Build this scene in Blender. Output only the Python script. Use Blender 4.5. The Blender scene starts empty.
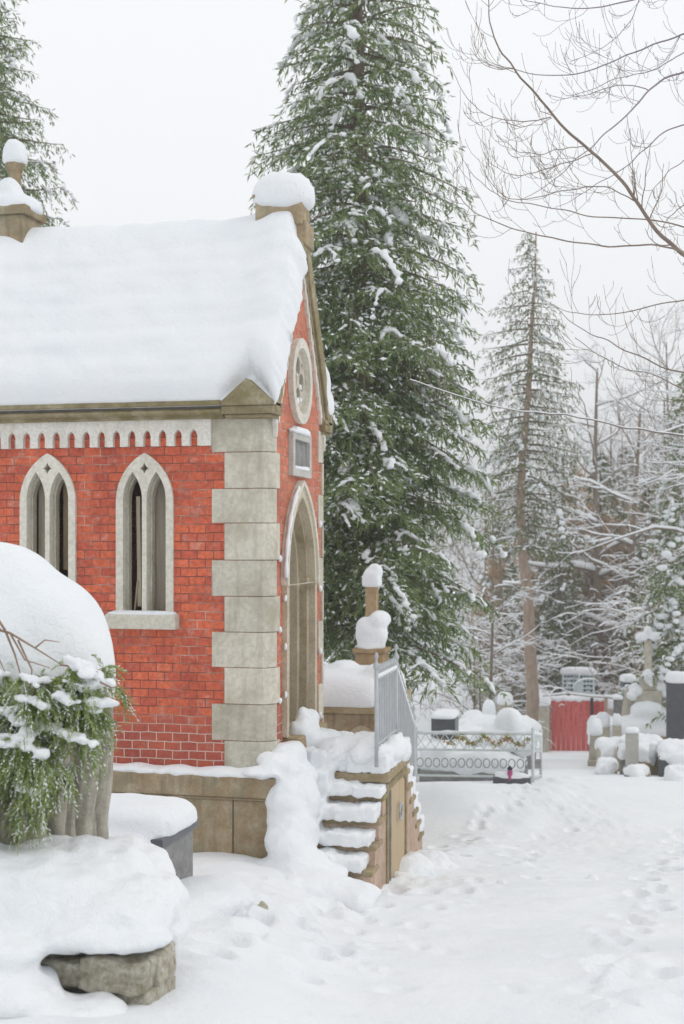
import bpy, math, random
import numpy as np
from mathutils import Vector, Matrix, noise
R = math.radians
random.seed(7); RNG = np.random.default_rng(11)
scene = bpy.context.scene
COL = scene.collection
# ------------------------------------------------------------ camera frame (eye at the origin, chapel square to the world axes)
YAW = R(12.9); F = np.array([-math.sin(YAW), math.cos(YAW), 0.0]); RT = np.array([math.cos(YAW), math.sin(YAW), 0.0]); FP = 1300.0; HZ = 541.0
def P(px, py, d):
    return F*d + RT*((px-342)/FP*d) + np.array([0, 0, (HZ-py)/FP*d])
def g_off(d):
    t = np.clip((np.asarray(d, float)-14)/7, 0, 1); return 1.55-.35*t*t*(3-2*t)
def ground_d(py):
    d = 12.0
    for _ in range(60): d = .5*d+.5*float(g_off(d))/((py-HZ)/FP-0.13)
    return d
def XY(r, d): return F[0]*d+RT[0]*r, F[1]*d+RT[1]*r

# ------------------------------------------------------------ numpy value noise
def vnoise(x, y, seed=0):
    x = np.asarray(x, float); y = np.asarray(y, float)
    xi = np.floor(x).astype(np.int64); yi = np.floor(y).astype(np.int64)
    fx = x-xi; fy = y-yi; fx = fx*fx*(3-2*fx); fy = fy*fy*(3-2*fy)
    def h(a, b):
        n = (a*374761393 + b*668265263 + seed*974634777) & 0xffffffff
        n = ((n ^ (n >> 13))*1274126177) & 0xffffffff
        n = n ^ (n >> 16)
        return (n & 0xffff)/65535.0*2-1
    a = h(xi, yi); b = h(xi+1, yi); c = h(xi, yi+1); d = h(xi+1, yi+1)
    return (a*(1-fx)+b*fx)*(1-fy)+(c*(1-fx)+d*fx)*fy
def fbm(x, y, o=4, seed=0):
    s = 0; a = 1.0; t = 0
    for i in range(o):
        s = s+a*vnoise(x*2**i+i*17.3, y*2**i-i*9.1, seed+i); t += a; a *= .5
    return s/t

# ------------------------------------------------------------ mesh builder
class MB:
    def __init__(s): s.v = []; s.f = []; s.n = 0
    def add(s, v, f):
        v = np.asarray(v, float).reshape(-1, 3)
        s.v.append(v); s.f.extend([tuple(int(i)+s.n for i in q) for q in f]); s.n += len(v); return s
    def box(s, x0, x1, y0, y1, z0, z1):
        v = [(x, y, z) for z in (z0, z1) for y in (y0, y1) for x in (x0, x1)]
        return s.add(v, [(0,2,3,1),(4,5,7,6),(0,1,5,4),(2,6,7,3),(0,4,6,2),(1,3,7,5)])
    def rbox(s, c, sx, sy, sz, rz=0, tilt=0, tx=0):
        """box standing on c, turned rz, leaning tilt about its own x and tx about its own y"""
        b = MB().box(-sx/2, sx/2, -sy/2, sy/2, 0, sz)
        M = Matrix.Rotation(rz, 3, 'Z') @ Matrix.Rotation(tilt, 3, 'X') @ Matrix.Rotation(tx, 3, 'Y')
        v = b.v[0] @ np.array(M).T + np.asarray(c)
        return s.add(v, b.f)
    def prism(s, poly, axis, a0, a1):
        """poly in the two other axes, extruded along axis (0,1,2)"""
        n = len(poly); v = []
        for a in (a0, a1):
            for p in poly:
                q = list(p); q.insert(axis, a); v.append(q)
        f = [tuple(range(n))[::-1], tuple(range(n, 2*n))] + [(i, (i+1) % n, n+(i+1) % n, n+i) for i in range(n)]
        return s.add(v, f)
    def tube(s, pts, rad, n=6, cap=True):
        pts = np.asarray(pts, float); m = len(pts)
        rad = np.full(m, rad) if np.isscalar(rad) else np.asarray(rad, float)
        t = np.gradient(pts, axis=0); t /= np.linalg.norm(t, axis=1)[:, None]+1e-12
        ref = np.array([0, 0, 1.0]) if abs(t[:, 2]).mean() < .8 else np.array([1.0, 0, 0])
        a = np.cross(t, ref); a /= np.linalg.norm(a, axis=1)[:, None]+1e-12; b = np.cross(t, a)
        th = np.arange(n)*2*math.pi/n
        v = pts[:, None, :]+rad[:, None, None]*(np.cos(th)[None, :, None]*a[:, None, :]+np.sin(th)[None, :, None]*b[:, None, :])
        f = [(i*n+j, i*n+(j+1) % n, (i+1)*n+(j+1) % n, (i+1)*n+j) for i in range(m-1) for j in range(n)]
        if cap: f += [tuple(range(n))[::-1], tuple(range((m-1)*n, m*n))]
        return s.add(v.reshape(-1, 3), f)
    def lathe(s, c, prof, n=20, rz=0, fold=None):
        """prof: list of (r, z)"""
        c = np.asarray(c); v = []; th = np.arange(n)*2*math.pi/n+rz
        for k, (r, z) in enumerate(prof):
            for a in th:
                rr = r*(fold(a, k/(len(prof)-1)) if fold else 1)
                v.append((c[0]+rr*math.cos(a), c[1]+rr*math.sin(a), c[2]+z))
        m = len(prof)
        f = [(i*n+j, i*n+(j+1) % n, (i+1)*n+(j+1) % n, (i+1)*n+j) for i in range(m-1) for j in range(n)]
        f += [tuple(range(n))[::-1], tuple(range((m-1)*n, m*n))]
        return s.add(v, f)
    def pillow(s, c, ax, ay, h, rz=0, e=.45, dn=.15, nz=.08, nu=28, nv=12, seed=0, sc=3.0, eh=.8, tilt=(0, 0)):
        """a mound of lying snow: a rounded slab on c, half sizes ax, ay, height h; dn*h hangs below c"""
        u = np.linspace(0, 2*math.pi, nu, endpoint=False); w = np.linspace(-.5*math.pi, .5*math.pi, nv)
        U, W = np.meshgrid(u, w)
        sp = lambda x, p: np.sign(x)*np.abs(x)**p
        ch = sp(np.cos(W), e); x = ax*ch*sp(np.cos(U), e); y = ay*ch*sp(np.sin(U), e)
        sz = sp(np.sin(W), eh); z = np.where(sz > 0, sz*h, sz*h*dn)
        q = seed*3.7
        k = nz*.22*vnoise(x*26+q, y*26+z*19-q, seed+3)+nz*(fbm(x*sc/ max(ax, .01)*.5+q, y*sc/max(ay, .01)*.5+z*sc/max(h, .01)*.6-q, 3, seed))
        x = x*(1+k*.7); y = y*(1+k*.7); z = z*(1+k*1.4)+tilt[0]*x+tilt[1]*y
        cs, sn = math.cos(rz), math.sin(rz)
        v = np.stack([c[0]+x*cs-y*sn, c[1]+x*sn+y*cs, c[2]+z], -1).reshape(-1, 3)
        f = [(i*nu+j, i*nu+(j+1) % nu, (i+1)*nu+(j+1) % nu, (i+1)*nu+j) for i in range(nv-1) for j in range(nu)]
        return s.add(v, f)
    def lump(s, c, r, sq=(1, 1, 1), nz=.25, seed=0, nu=10, nv=6):
        u = np.linspace(0, 2*math.pi, nu, endpoint=False); w = np.linspace(-.5*math.pi, .5*math.pi, nv)
        U, W = np.meshgrid(u, w)
        k = r*(1+nz*vnoise(np.cos(U)*1.6+seed*1.37+5, np.sin(U)*1.6+W*1.3+seed*.71, seed)*np.cos(W))
        v = np.stack([c[0]+k*np.cos(W)*np.cos(U)*sq[0], c[1]+k*np.cos(W)*np.sin(U)*sq[1], c[2]+k*np.sin(W)*sq[2]], -1).reshape(-1, 3)
        f = [(i*nu+j, i*nu+(j+1) % nu, (i+1)*nu+(j+1) % nu, (i+1)*nu+j) for i in range(nv-1) for j in range(nu)]
        return s.add(v, f)
    def merge(s, o, at=(0, 0, 0)):
        for v in o.v: pass
        if o.v: s.add(np.concatenate(o.v)+np.asarray(at, float), o.f)
        return s
    def verts(s): return np.concatenate(s.v) if s.v else np.zeros((0, 3))

def rhombs(base, dirv, ln, wd, rng, bend=0.0):
    """many small leaf-shaped faces; returns verts (N*4,3)"""
    n = len(base); dirv = dirv/(np.linalg.norm(dirv, axis=1)[:, None]+1e-9)
    rv = rng.normal(size=(n, 3)); side = np.cross(dirv, rv); side /= np.linalg.norm(side, axis=1)[:, None]+1e-9
    ln = np.asarray(ln).reshape(-1, 1); wd = np.asarray(wd).reshape(-1, 1)
    mid = base+dirv*ln*.5; tip = base+dirv*ln; tip[:, 2] -= bend*ln[:, 0]
    return np.stack([base, mid+side*wd*.5, tip, mid-side*wd*.5], 1).reshape(-1, 3)

def fast_mesh(name, verts, nquads):
    me = bpy.data.meshes.new(name)
    me.vertices.add(len(verts)); me.vertices.foreach_set('co', np.asarray(verts, np.float32).ravel())
    me.loops.add(nquads*4); me.loops.foreach_set('vertex_index', np.arange(nquads*4, dtype=np.int32))
    me.polygons.add(nquads); me.polygons.foreach_set('loop_start', np.arange(0, nquads*4, 4, dtype=np.int32))
    me.update(calc_edges=True); return me

def origin_of(o):
    p = np.zeros(3)
    while o is not None: p += np.array(o.location); o = o.parent
    return p
def link(name, me, mat, parent=None, smooth=False):
    me.name = name
    o = bpy.data.objects.new(name, me); COL.objects.link(o)
    if mat:
        me.materials.clear(); me.materials.append(mat)
    if smooth: me.polygons.foreach_set('use_smooth', np.ones(len(me.polygons), bool))
    if parent: o.parent = parent
    return o
def build(name, mb, mat, parent=None, smooth=False, bevel=0, loc=None):
    """link as ONE mesh; verts are in world space; a top-level mesh gets its origin at loc"""
    v = mb.verts(); off = origin_of(parent) if parent else (np.asarray(loc, float) if loc is not None else np.zeros(3))
    me = bpy.data.meshes.new(name); me.from_pydata((v-off).tolist(), [], mb.f); me.update()
    o = link(name, me, mat, parent, smooth)
    if loc is not None and not parent: o.location = loc
    if bevel:
        m = o.modifiers.new('bevel', 'BEVEL'); m.width = bevel; m.segments = 2; m.limit_method = 'ANGLE'; m.angle_limit = R(40)
    return o
def tag(o, label, cat, group=None):
    o['label'] = label; o['category'] = cat
    if group: o['group'] = group
    return o
def thing(name, label, cat, loc, group=None):
    o = bpy.data.objects.new(name, None); COL.objects.link(o); o.location = [float(q) for q in loc]; o.empty_display_size = .2
    return tag(o, label, cat, group)
def copy_tree(o, parent=None):
    c = o.copy(); COL.objects.link(c)
    if parent: c.parent = parent
    for ch in list(o.children): copy_tree(ch, c)
    return c
def remesh(mb, voxel, smooth=8, fac=.5, disp=0, dscale=.2, seed=0):
    """fuse overlapping closed shapes into one soft skin and return it as an MB"""
    me = bpy.data.meshes.new('tmp'); me.from_pydata(mb.verts().tolist(), [], mb.f)
    o = bpy.data.objects.new('tmp', me); COL.objects.link(o)
    m = o.modifiers.new('r', 'REMESH'); m.mode = 'VOXEL'; m.voxel_size = voxel
    m2 = o.modifiers.new('s', 'SMOOTH'); m2.iterations = smooth; m2.factor = fac
    bpy.context.view_layer.update()
    dg = bpy.context.evaluated_depsgraph_get(); r = bpy.data.meshes.new_from_object(o.evaluated_get(dg))
    v = np.empty(len(r.vertices)*3, np.float32); r.vertices.foreach_get('co', v); v = v.reshape(-1, 3).astype(float)
    if disp:
        nn = np.empty(len(r.vertices)*3, np.float32); r.vertices.foreach_get('normal', nn); nn = nn.reshape(-1, 3)
        k = np.array([noise.noise(Vector(p/dscale)+Vector((seed, 0, 0)))+.5*noise.noise(Vector(p/dscale*2.3)) for p in v])
        v = v+nn*(k*disp)[:, None]
    out = MB(); out.add(v, [tuple(p.vertices) for p in r.polygons])
    bpy.data.objects.remove(o); bpy.data.meshes.remove(me); bpy.data.meshes.remove(r)
    return out
def plate(outer, holes, plane, a, t):
    """flat slab with holes. plane 'x': outline (Y,Z) at X a..a+t ; plane 'y': outline (X,Z) at Y a..a+t"""
    cu = bpy.data.curves.new('tmp', 'CURVE'); cu.dimensions = '2D'; cu.fill_mode = 'BOTH'; cu.extrude = abs(t)/2
    for pl in [outer]+list(holes):
        sp = cu.splines.new('POLY'); sp.points.add(len(pl)-1)
        for i, p in enumerate(pl): sp.points[i].co = (p[0], p[1], 0, 1)
        sp.use_cyclic_u = True
    o = bpy.data.objects.new('tmp', cu); COL.objects.link(o); bpy.context.view_layer.update()
    dg = bpy.context.evaluated_depsgraph_get(); r = bpy.data.meshes.new_from_object(o.evaluated_get(dg))
    v = np.empty(len(r.vertices)*3, np.float32); r.vertices.foreach_get('co', v); v = v.reshape(-1, 3).astype(float)
    mid = a+t/2
    w = np.stack([v[:, 2]+mid, v[:, 0], v[:, 1]], -1) if plane == 'x' else np.stack([v[:, 0], v[:, 2]+mid, v[:, 1]], -1)
    out = MB(); out.add(w, [tuple(p.vertices) for p in r.polygons])
    bpy.data.objects.remove(o); bpy.data.curves.remove(cu); bpy.data.meshes.remove(r)
    return out
def arch(c, z0, zs, za, hw, n=9):
    """pointed arch outline, closed loop"""
    h = za-zs; Rr = (hw*hw+h*h)/(2*hw); a1 = math.acos(max(-1, min(1, (Rr-hw)/Rr)))
    pts = [(c-hw, z0)]
    for i in range(n+1):
        a = a1*i/n; pts.append((c-hw+Rr-Rr*math.cos(a), zs+Rr*math.sin(a)))
    for i in range(n-1, -1, -1):
        a = a1*i/n; pts.append((c+hw-Rr+Rr*math.cos(a), zs+Rr*math.sin(a)))
    pts.append((c+hw, z0)); return pts

# ------------------------------------------------------------ materials
def ramp(nt, fac, stops):
    r = nt.nodes.new('ShaderNodeValToRGB'); e = r.color_ramp.elements
    while len(e) < len(stops): e.new(.5)
    for el, (p, c) in zip(e, stops): el.position = p; el.color = (*c, 1)
    nt.links.new(fac, r.inputs[0]); return r.outputs[0]
def nodes(name):
    m = bpy.data.materials.new(name); m.use_nodes = True; nt = m.node_tree
    return m, nt, nt.nodes['Principled BSDF']
def noise_n(nt, vec, scale, detail=5, rough=.55):
    n = nt.nodes.new('ShaderNodeTexNoise'); n.inputs['Scale'].default_value = scale; n.inputs['Detail'].default_value = detail; n.inputs['Roughness'].default_value = rough
    nt.links.new(vec, n.inputs['Vector']); return n.outputs['Fac']
def mixc(nt, fac, a, b, mode='MIX'):
    n = nt.nodes.new('ShaderNodeMix'); n.data_type = 'RGBA'; n.blend_type = mode
    for s, val in ((n.inputs[0], fac), (n.inputs[6], a), (n.inputs[7], b)):
        if hasattr(val, 'is_output') or isinstance(val, bpy.types.NodeSocket): nt.links.new(val, s)
        elif isinstance(val, (int, float)): s.default_value = val
        else: s.default_value = (*val, 1)
    return n.outputs[2]
def bump(nt, bs, h, dist, strength=1.0, prev=None):
    b = nt.nodes.new('ShaderNodeBump'); b.inputs['Distance'].default_value = dist; b.inputs['Strength'].default_value = strength
    nt.links.new(h, b.inputs['Height'])
    if prev is not None: nt.links.new(prev, b.inputs['Normal'])
    nt.links.new(b.outputs[0], bs.inputs['Normal']); return b.outputs[0]
def coord(nt): return nt.nodes.new('ShaderNodeTexCoord').outputs['Object']

def snow_mat(name='snow', big=True):
    m, nt, bs = nodes(name); v = coord(nt)
    c = ramp(nt, noise_n(nt, v, 1.3, 4), [(.3, (.84, .87, .90)), (.7, (.90, .91, .925))])
    nt.links.new(c, bs.inputs['Base Color']); bs.inputs['Roughness'].default_value = .75; bs.inputs['Specular IOR Level'].default_value = .2
    p = bump(nt, bs, noise_n(nt, v, 9, 6, .6), .03, .55)
    p = bump(nt, bs, noise_n(nt, v, 28, 5, .7), .014, .7, p)
    bump(nt, bs, noise_n(nt, v, 110, 4, .7), .005, .8, p)
    return m
def stone_mat(name, c1, c2, c3, scale=5, moss=None, bumpd=.012, streak=None):
    m, nt, bs = nodes(name); v = coord(nt)
    f = noise_n(nt, v, scale, 7, .62)
    c = ramp(nt, f, [(.3, c1), (.5, c2), (.72, c3)])
    sp = ramp(nt, noise_n(nt, v, scale*9, 5, .7), [(.35, (.84, .83, .80)), (.6, (1.06, 1.06, 1.05))])
    c = mixc(nt, 1.0, c, sp, 'MULTIPLY')
    if moss: c = mixc(nt, ramp(nt, noise_n(nt, v, scale*.55, 5, .7), [(.5, (0, 0, 0)), (.66, (.8, .8, .8))]), c, moss)
    if streak:
        mp = nt.nodes.new('ShaderNodeMapping'); mp.inputs['Scale'].default_value = (1, 1, .13); nt.links.new(v, mp.inputs[0])
        c = mixc(nt, ramp(nt, noise_n(nt, mp.outputs[0], 14, 4, .6), [(.5, (0, 0, 0)), (.7, (.6, .6, .6))]), c, streak)
    oi = nt.nodes.new('ShaderNodeObjectInfo'); c = mixc(nt, 1.0, c, ramp(nt, oi.outputs['Random'], [(0, (.84, .83, .80)), (.5, (.97, .97, .96)), (1, (1.07, 1.06, 1.04))]), 'MULTIPLY')
    nt.links.new(c, bs.inputs['Base Color']); bs.inputs['Roughness'].default_value = .85; bs.inputs['Specular IOR Level'].default_value = .25
    p = bump(nt, bs, f, bumpd, .7); bump(nt, bs, noise_n(nt, v, scale*14, 5, .7), bumpd*.35, .7, p)
    return m
def plain(name, c, rough=.6, metal=0, var=.2, scale=8):
    m, nt, bs = nodes(name); v = coord(nt)
    k = ramp(nt, noise_n(nt, v, scale, 6, .65), [(.3, tuple(q*(1-var) for q in c)), (.7, tuple(min(1, q*(1+var)) for q in c))])
    nt.links.new(k, bs.inputs['Base Color']); bs.inputs['Roughness'].default_value = rough; bs.inputs['Metallic'].default_value = metal
    bump(nt, bs, noise_n(nt, v, scale*5, 5, .6), .003, .4); return m
def leaf_mat(name, a, b, c):
    m, nt, bs = nodes(name); v = coord(nt)
    g = nt.nodes.new('ShaderNodeNewGeometry')
    col = ramp(nt, g.outputs['Random Per Island'], [(0, a), (.55, b), (1, c)])
    k = ramp(nt, noise_n(nt, v, 1.6, 3), [(.35, (.78, .8, .78)), (.65, (1.15, 1.12, 1.0))])
    col = mixc(nt, 1.0, col, k, 'MULTIPLY')
    nt.links.new(col, bs.inputs['Base Color']); bs.inputs['Roughness'].default_value = .6; bs.inputs['Specular IOR Level'].default_value = .3
    tr = nt.nodes.new('ShaderNodeBsdfTranslucent'); nt.links.new(col, tr.inputs[0]); ms = nt.nodes.new('ShaderNodeMixShader'); ms.inputs[0].default_value = .4
    nt.links.new(bs.outputs[0], ms.inputs[1]); nt.links.new(tr.outputs[0], ms.inputs[2]); nt.links.new(ms.outputs[0], nt.nodes['Material Output'].inputs['Surface'])
    return m
def brick_mat(name, ax, c1=(.70, .155, .070), c2=(.50, .095, .058), mlo=(.20, .07, .045)):
    m, nt, bs = nodes(name); v = coord(nt)
    sx = nt.nodes.new('ShaderNodeSeparateXYZ'); nt.links.new(v, sx.inputs[0])
    # slight wander so that the courses are hand laid
    wob = nt.nodes.new('ShaderNodeMath'); wob.operation = 'MULTIPLY_ADD'; wob.inputs[1].default_value = .026; wob.inputs[2].default_value = 0
    nt.links.new(noise_n(nt, v, 5, 3), wob.inputs[0])
    ad = nt.nodes.new('ShaderNodeMath'); ad.operation = 'ADD'; nt.links.new(sx.outputs[2], ad.inputs[0]); nt.links.new(wob.outputs[0], ad.inputs[1])
    cx = nt.nodes.new('ShaderNodeCombineXYZ'); nt.links.new(sx.outputs[ax], cx.inputs[0]); nt.links.new(ad.outputs[0], cx.inputs[1])
    b = nt.nodes.new('ShaderNodeTexBrick'); nt.links.new(cx.outputs[0], b.inputs['Vector'])
    b.inputs['Scale'].default_value = 1; b.inputs['Brick Width'].default_value = .149; b.inputs['Row Height'].default_value = .0752
    b.inputs['Mortar Size'].default_value = .0042; b.inputs['Mortar Smooth'].default_value = .25; b.inputs['Bias'].default_value = -.15
    b.inputs['Color1'].default_value = (*c1, 1); b.inputs['Color2'].default_value = (*c2, 1); b.inputs['Mortar'].default_value = (.5, .5, .5, 1)
    b.offset = .5; b.squash = 1
    mort = ramp(nt, noise_n(nt, v, 2.1, 4), [(.50, mlo), (.68, (.66, .46, .38))])
    k = ramp(nt, noise_n(nt, v, 24, 6, .7), [(.3, (.62, .58, .56)), (.62, (1.12, 1.16, 1.16))])
    col = mixc(nt, 1.0, b.outputs['Color'], k, 'MULTIPLY')
    k2 = ramp(nt, noise_n(nt, v, 1.7, 3), [(.35, (.8, .72, .72)), (.65, (1.12, 1.1, 1.1))])
    col = mixc(nt, 1.0, col, k2, 'MULTIPLY')
    eff = ramp(nt, noise_n(nt, v, 6.5, 8, .75), [(.53, (0, 0, 0)), (.68, (.6, .6, .6))])
    col = mixc(nt, eff, col, (.62, .40, .33))
    # the lowest courses were repointed with pale mortar and their bricks are darker
    lowz = nt.nodes.new('ShaderNodeMath'); lowz.operation = 'MULTIPLY_ADD'; lowz.inputs[1].default_value = .55
    nt.links.new(noise_n(nt, v, 1.8, 4), lowz.inputs[0]); nt.links.new(sx.outputs[2], lowz.inputs[2])
    lo = ramp(nt, lowz.outputs[0], [(0, (1, 1, 1)), (1, (0, 0, 0))])
    mr_ = nt.nodes.new('ShaderNodeMapRange'); nt.links.new(lowz.outputs[0], mr_.inputs[0]); mr_.inputs[1].default_value = 1.52; mr_.inputs[2].default_value = 1.30; mr_.inputs[3].default_value = 0; mr_.inputs[4].default_value = 1
    mort = mixc(nt, mr_.outputs[0], mort, (.66, .54, .46))
    col = mixc(nt, mr_.outputs[0], col, mixc(nt, .45, col, (.26, .07, .06)))
    dirt = ramp(nt, noise_n(nt, v, 3.3, 7, .75), [(.52, (0, 0, 0)), (.75, (.5, .5, .5))])
    col = mixc(nt, dirt, col, (.30, .06, .045))
    col = mixc(nt, b.outputs['Fac'], col, mort)
    nt.links.new(col, bs.inputs['Base Color']); bs.inputs['Roughness'].default_value = .8
    inv = nt.nodes.new('ShaderNodeMath'); inv.operation = 'SUBTRACT'; inv.inputs[0].default_value = 1; nt.links.new(b.outputs['Fac'], inv.inputs[1])
    p = bump(nt, bs, inv.outputs[0], .008, .8); bump(nt, bs, noise_n(nt, v, 45, 5, .7), .004, .7, p)
    return m
def wood_mat(name, c1, c2, ax=2):
    m, nt, bs = nodes(name); v = coord(nt)
    mp = nt.nodes.new('ShaderNodeMapping'); s = [14, 14, 14]; s[ax] = 1.0; mp.inputs['Scale'].default_value = s; nt.links.new(v, mp.inputs[0])
    f = noise_n(nt, mp.outputs[0], 2.2, 6, .65)
    nt.links.new(ramp(nt, f, [(.3, c1), (.7, c2)]), bs.inputs['Base Color']); bs.inputs['Roughness'].default_value = .75
    bump(nt, bs, f, .006, .6); return m
def bark_mat(name, c1, c2):
    m, nt, bs = nodes(name); v = coord(nt)
    mp = nt.nodes.new('ShaderNodeMapping'); mp.inputs['Scale'].default_value = (1, 1, .3); nt.links.new(v, mp.inputs[0])
    f = noise_n(nt, mp.outputs[0], 16, 7, .7)
    nt.links.new(ramp(nt, f, [(.32, c1), (.68, c2)]), bs.inputs['Base Color']); bs.inputs['Roughness'].default_value = .9
    bump(nt, bs, f, .02, .8); return m

M = {}
M['snow'] = snow_mat()
M['brick_x'] = brick_mat('brick side wall', 0); M['brick_y'] = brick_mat('brick gable', 1, (.66, .23, .13), (.50, .14, .08), (.40, .2, .14))
M['stone'] = stone_mat('dressed sandstone', (.52, .485, .41), (.62, .585, .51), (.68, .645, .57), 3, moss=(.42, .39, .29), streak=(.40, .37, .29))
M['stone_clean'] = stone_mat('pale window stone', (.64, .61, .54), (.72, .69, .62), (.77, .74, .67), 3)
M['frieze'] = stone_mat('pale frieze stone', (.58, .56, .53), (.70, .68, .65), (.76, .74, .71), 5, streak=(.52, .48, .36))
M['cornice'] = stone_mat('mossy cornice stone', (.19, .155, .085), (.30, .25, .155), (.44, .39, .28), 7, moss=(.22, .19, .08), bumpd=.02)
M['plinth'] = stone_mat('brown plinth stone', (.30, .21, .12), (.42, .33, .22), (.52, .45, .34), 6, moss=(.29, .27, .18), bumpd=.025, streak=(.18, .15, .11))
M['stair'] = stone_mat('weathered stair stone', (.26, .20, .12), (.39, .31, .20), (.50, .42, .31), 6, moss=(.27, .24, .11), bumpd=.02)
M['pinkstone'] = stone_mat('pinkish side stone', (.42, .29, .22), (.54, .40, .32), (.60, .48, .39), 7, bumpd=.012)
M['drapery'] = stone_mat('grey drapery stone', (.30, .275, .235), (.42, .39, .34), (.52, .49, .43), 7, bumpd=.012, streak=(.22, .20, .17))
M['rough'] = stone_mat('lichened rough stone', (.33, .28, .20), (.58, .54, .45), (.82, .81, .75), 22, moss=(.36, .31, .20), bumpd=.035)
M['greystone'] = stone_mat('grey granite', (.20, .20, .20), (.28, .28, .28), (.36, .36, .36), 9)
M['darkgranite'] = plain('dark granite', (.085, .09, .10), .35, 0, .2)
M['marble'] = stone_mat('greyish marble', (.50, .49, .47), (.60, .59, .57), (.66, .65, .63), 7)
M['tan'] = stone_mat('tan cross stone', (.30, .21, .12), (.42, .30, .18), (.50, .38, .24), 7)
M['palestone'] = stone_mat('pale grave stone', (.42, .38, .31), (.54, .50, .43), (.62, .58, .51), 6)
M['iron'] = plain('grey painted iron', (.46, .48, .50), .5, .1, .12)
M['iron_light'] = plain('silver painted iron', (.62, .65, .65), .5, .1, .12)
M['dark'] = plain('dark iron', (.03, .03, .035), .5, .2, .3)
M['board'] = wood_mat('grey boards', (.30, .26, .20), (.46, .41, .34))
M['pale_board'] = wood_mat('pale boards', (.50, .42, .30), (.66, .58, .45))
M['door'] = wood_mat('weathered door wood', (.20, .145, .085), (.34, .26, .165))
M['panel'] = wood_mat('tan hatch board', (.42, .31, .18), (.56, .44, .28))
M['red'] = wood_mat('red painted boards', (.58, .10, .09), (.72, .18, .16))
M['bark'] = bark_mat('grey brown bark', (.13, .10, .075), (.27, .215, .165))
M['bark_pine'] = bark_mat('pinkish pine bark', (.26, .19, .145), (.46, .36, .285))
M['twig'] = plain('grey brown twigs', (.22, .17, .135), .8, 0, .25)
M['twig_purple'] = plain('purplish grey twigs', (.24, .20, .205), .8, 0, .2)
M['twig_brown'] = plain('reddish brown twigs', (.28, .18, .12), .8, 0, .25)
M['needles'] = leaf_mat('fir needles', (.10, .145, .065), (.21, .285, .13), (.35, .42, .21))
M['needles_far'] = leaf_mat('far spruce needles', (.09, .125, .07), (.17, .21, .11), (.29, .29, .15))
M['cedar'] = leaf_mat('cedar sprays', (.17, .25, .07), (.33, .44, .15), (.50, .52, .25))
M['dry'] = leaf_mat('dry brown leaves', (.34, .22, .13), (.50, .36, .23), (.62, .48, .34))
M['garland'] = leaf_mat('yellow green garland', (.10, .22, .05), (.45, .42, .06), (.50, .06, .08))
M['roof'] = plain('slate roof', (.12, .12, .13), .6)
# ============================================================ GROUND
GX = []   # soft bumps: (r, d, sr, sd, h)
def gpt(px, py):
    d = ground_d(py); return ((px-342)/FP*d, d)
def terrain(r, d):
    base = np.where(d < 42, -(g_off(d)+.13*d), -(1.2+.13*42)-.02*np.minimum(d-42, 60))
    base = base+.33/(1+np.exp(np.clip((r+.30)/.16, -50, 50)))*np.clip((14-d)/3, 0, 1)
    z = base+.022*fbm(r*.35, d*.35, 3, 3)*np.clip(d/6, .3, 3)
    near = np.exp(-np.maximum(d-14, 0)/6)
    z = z+.035*fbm(r*1.7, d*1.7, 4, 9)*near
    for (a, b, sr, sd, h) in GX: z = z+h*np.exp(-((r-a)/sr)**2-((d-b)/sd)**2)
    return z
def bumpat(px, py, sr, sd, h):
    a, b = gpt(px, py); GX.append((a, b, sr, sd, h))
bumpat(455, 800, .7, 1.6, .16)       # bank between the stairs and the fenced grave
bumpat(20, 1015, .5, .4, .10)
bumpat(640, 900, .9, 1.4, -.05)
bumpat(560, 840, .8, 2.5, -.07)
TR = random.Random(5)
for (px, py) in [(562, 782), (556, 792), (547, 802), (535, 812), (520, 822), (503, 831), (484, 840), (463, 849), (442, 858), (420, 868), (402, 880)]:
    bumpat(px+TR.gauss(0, 2), py, .22, .55, .055*TR.uniform(.7, 1.2))
for (px, py, h) in [(610, 985, .06), (640, 965, .05), (655, 1000, .07), (585, 1005, .04), (680, 975, .05), (625, 1020, .06), (300, 930, .04), (350, 920, .03), (270, 985, .04)]:
    bumpat(px, py, .13*TR.uniform(.8, 1.3), .16*TR.uniform(.8, 1.3), h)
# trodden snow: footprints in wandering lines, plus churned patches
PR = []
def walk(pts, step=.33, jit=.10, depth=.05):
    pts = [gpt(*p) for p in pts]
    for (a, b), (c, d) in zip(pts, pts[1:]):
        L = math.hypot(c-a, d-b); n = max(1, int(L/step))
        for i in range(n):
            t = i/n; PR.append((a+(c-a)*t+TR.gauss(0, jit), b+(d-b)*t+TR.gauss(0, jit), TR.uniform(.06, .10), TR.uniform(.10, .15), -depth*TR.uniform(.8, 1.6)))
walk([(560, 775), (520, 800), (470, 830), (430, 860), (400, 890), (360, 925), (330, 960), (300, 1015)], .42)
walk([(600, 775), (570, 810), (520, 850), (470, 890), (430, 930), (390, 980), (360, 1020)], .6, .2, .03)
walk([(684, 830), (650, 880), (640, 930), (620, 975), (600, 1020)], .3, .12, .05)
walk([(340, 905), (300, 930), (270, 960), (230, 990), (200, 1020)], .22, .10, .05)
for k in range(60):
    cx, cy, s = TR.choice([(610, 985, 45), (340, 950, 60), (440, 880, 40), (520, 845, 50), (650, 950, 40), (240, 960, 50)])
    x = TR.gauss(cx, s); y = TR.gauss(cy, s*.4)
    if y < 790: continue
    a, b = gpt(x, y); PR.append((a, b, TR.uniform(.04, .10), TR.uniform(.05, .12), TR.choice([-1, 1, -1])*TR.uniform(.015, .04)))
def axis(lo, hi, step, far, g):
    mid = list(np.arange(lo, hi, step)); a = []; s = step; x = mid[-1]
    while x < far: s *= g; x += s; a.append(x)
    return mid, a
dm, df = axis(3.0, 15.0, .034, 420, 1.045)
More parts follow.
